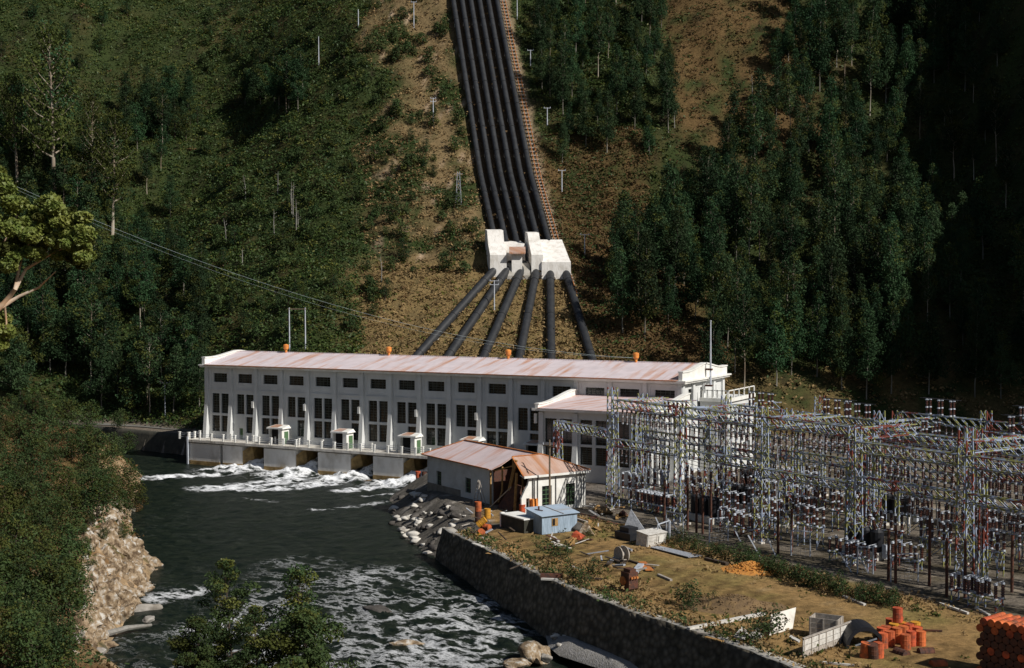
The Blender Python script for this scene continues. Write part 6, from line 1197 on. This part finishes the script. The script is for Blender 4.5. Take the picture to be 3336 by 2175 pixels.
# big gum limb reaching in from the left
fb = 56.0; LP = lambda px, py, db=0: Vector(CAM)+Vector(FW)*(fb+db)+Vector(RT)*((px*S-1668)/FPX*(fb+db))-Vector(UPV)*((py*S-1087.5)/FPX*(fb+db))
for i, (px, py) in enumerate(((215,1225),(240,1262),(200,1300),(262,1245),(215,1345),(190,1420),(240,1400),(205,1480),(285,1262),(195,1250))):
    q = hit(px, py, 60); plant(near[3 if i % 2 else 0], q[0], q[1], q[2]+.3, 'small scrubby tree growing out of the rock outcrop', 'tree', 'scrub on the rock outcrop', .22+.06*(i % 3))
gt = empty('leafy_gum_tree', tuple(LP(-260, 1000)), 'big leafy gum whose bright branch reaches in from the left edge', 'tree'); g0 = Vector(gt.location); q_ = g0; zg = T1(q_.x, q_.y)
m_ = MB(); T_ = lambda *pp: [Vector(p)-g0 for p in pp]
m_.tube(T_((q_.x, q_.y, zg-1), LP(-240, 900), LP(-120, 790), LP(-40, 745), LP(10, 705), LP(35, 672)), [.5, .4, .3, .2, .13, .09], 8); m_.tube(T_(LP(5, 712), LP(45, 688), LP(90, 668), LP(130, 630)), [.1, .07, .05, .02], 6); m_.tube(T_(LP(35, 672), LP(60, 625), LP(110, 595), LP(160, 570)), [.09, .07, .05, .02], 6); m_.tube(T_(LP(35, 672), LP(45, 620), LP(60, 580), LP(80, 540)), [.08, .06, .04, .02], 6); m_.tube(T_(LP(-40, 745), LP(-20, 640), LP(10, 560), LP(40, 500)), [.15, .1, .06, .03], 6); m_.tube(T_(LP(-120, 790), LP(-60, 600), LP(-10, 420)), [.15, .1, .05], 6); m_.tube(T_(LP(10, 705), LP(15, 750), LP(10, 790)), [.06, .04, .02], 5)
M['gumlimb'] = mat('orange_tan_gum_bark', (.42,.24,.12), (.5,.42,.34), scale=1.5, rough=.8); m_.build('limb', M['gumlimb'], gt, smooth=True)
rr_ = random.Random(8); cl = []
GP = [(-90,480),(20,462),(80,452),(150,478),(195,500),(212,545),(215,605),(190,625),(160,600),(120,602),(85,590),(60,610),(25,618),(-20,640),(-90,640)]
while len(cl) < 120:
    px = rr_.uniform(-90, 215); py = rr_.uniform(450, 640)
    if inpoly(px, py, GP): cl.append((tuple(LP(px, py, rr_.uniform(-1.6, 1.6))-g0), rr_.uniform(.22, .46)))
for px, py in ((5,740),(12,770),(0,800),(-20,760),(-10,400),(5,420),(-20,440),(15,440),(-40,410)): cl.append((tuple(LP(px, py, rr_.uniform(-.5, .5))-g0), rr_.uniform(.3, .45)))
me = crown_mesh('foliage', cl, 1900, .19, .75, [M['leaf3'], M['leaf2']], (.8, .2), .5); o_ = bpy.data.objects.new('foliage', me); COL.objects.link(o_); o_.parent = gt
# bleached snag on the left bank
sn = MB(); q = Vector(at(78, 892, 3)); fb = float((np.array(q)-CAM)@FW); SP = lambda px, py: LP(px, py)-q
sn.tube([SP(78, 900), SP(90, 870), SP(103, 835), SP(100, 812), SP(102, 788)], [.28, .22, .16, .1, .05], 6); sn.tube([SP(90, 870), SP(110, 862), SP(120, 848)], [.14, .1, .04], 5); sn.tube([SP(103, 835), SP(118, 815), SP(132, 800)], [.1, .07, .03], 5); sn.tube([SP(82, 888), SP(66, 862), SP(60, 840)], [.14, .08, .03], 5); sn.tube([SP(101, 812), SP(112, 800), SP(118, 795)], [.07, .05, .02], 5)
o_ = sn.build('dead_snag', M['deadwood'], smooth=True); o_.location = q; tag(o_, 'bleached forked dead snag standing above the upper left bank', 'dead tree')
dw = MB(); p = Vector(at(238, 1475, -5.3)); q = Vector(at(352, 1452, -5.3)); dw.tube([(0, 0, 0), (q-p)*.5+Vector((0, 0, .2)), q-p], [.35, .28, .15], 7); o_ = dw.build('driftwood_log', M['deadwood']); o_.location = p; tag(o_, 'long pale driftwood log in the shallow left inlet', 'log')
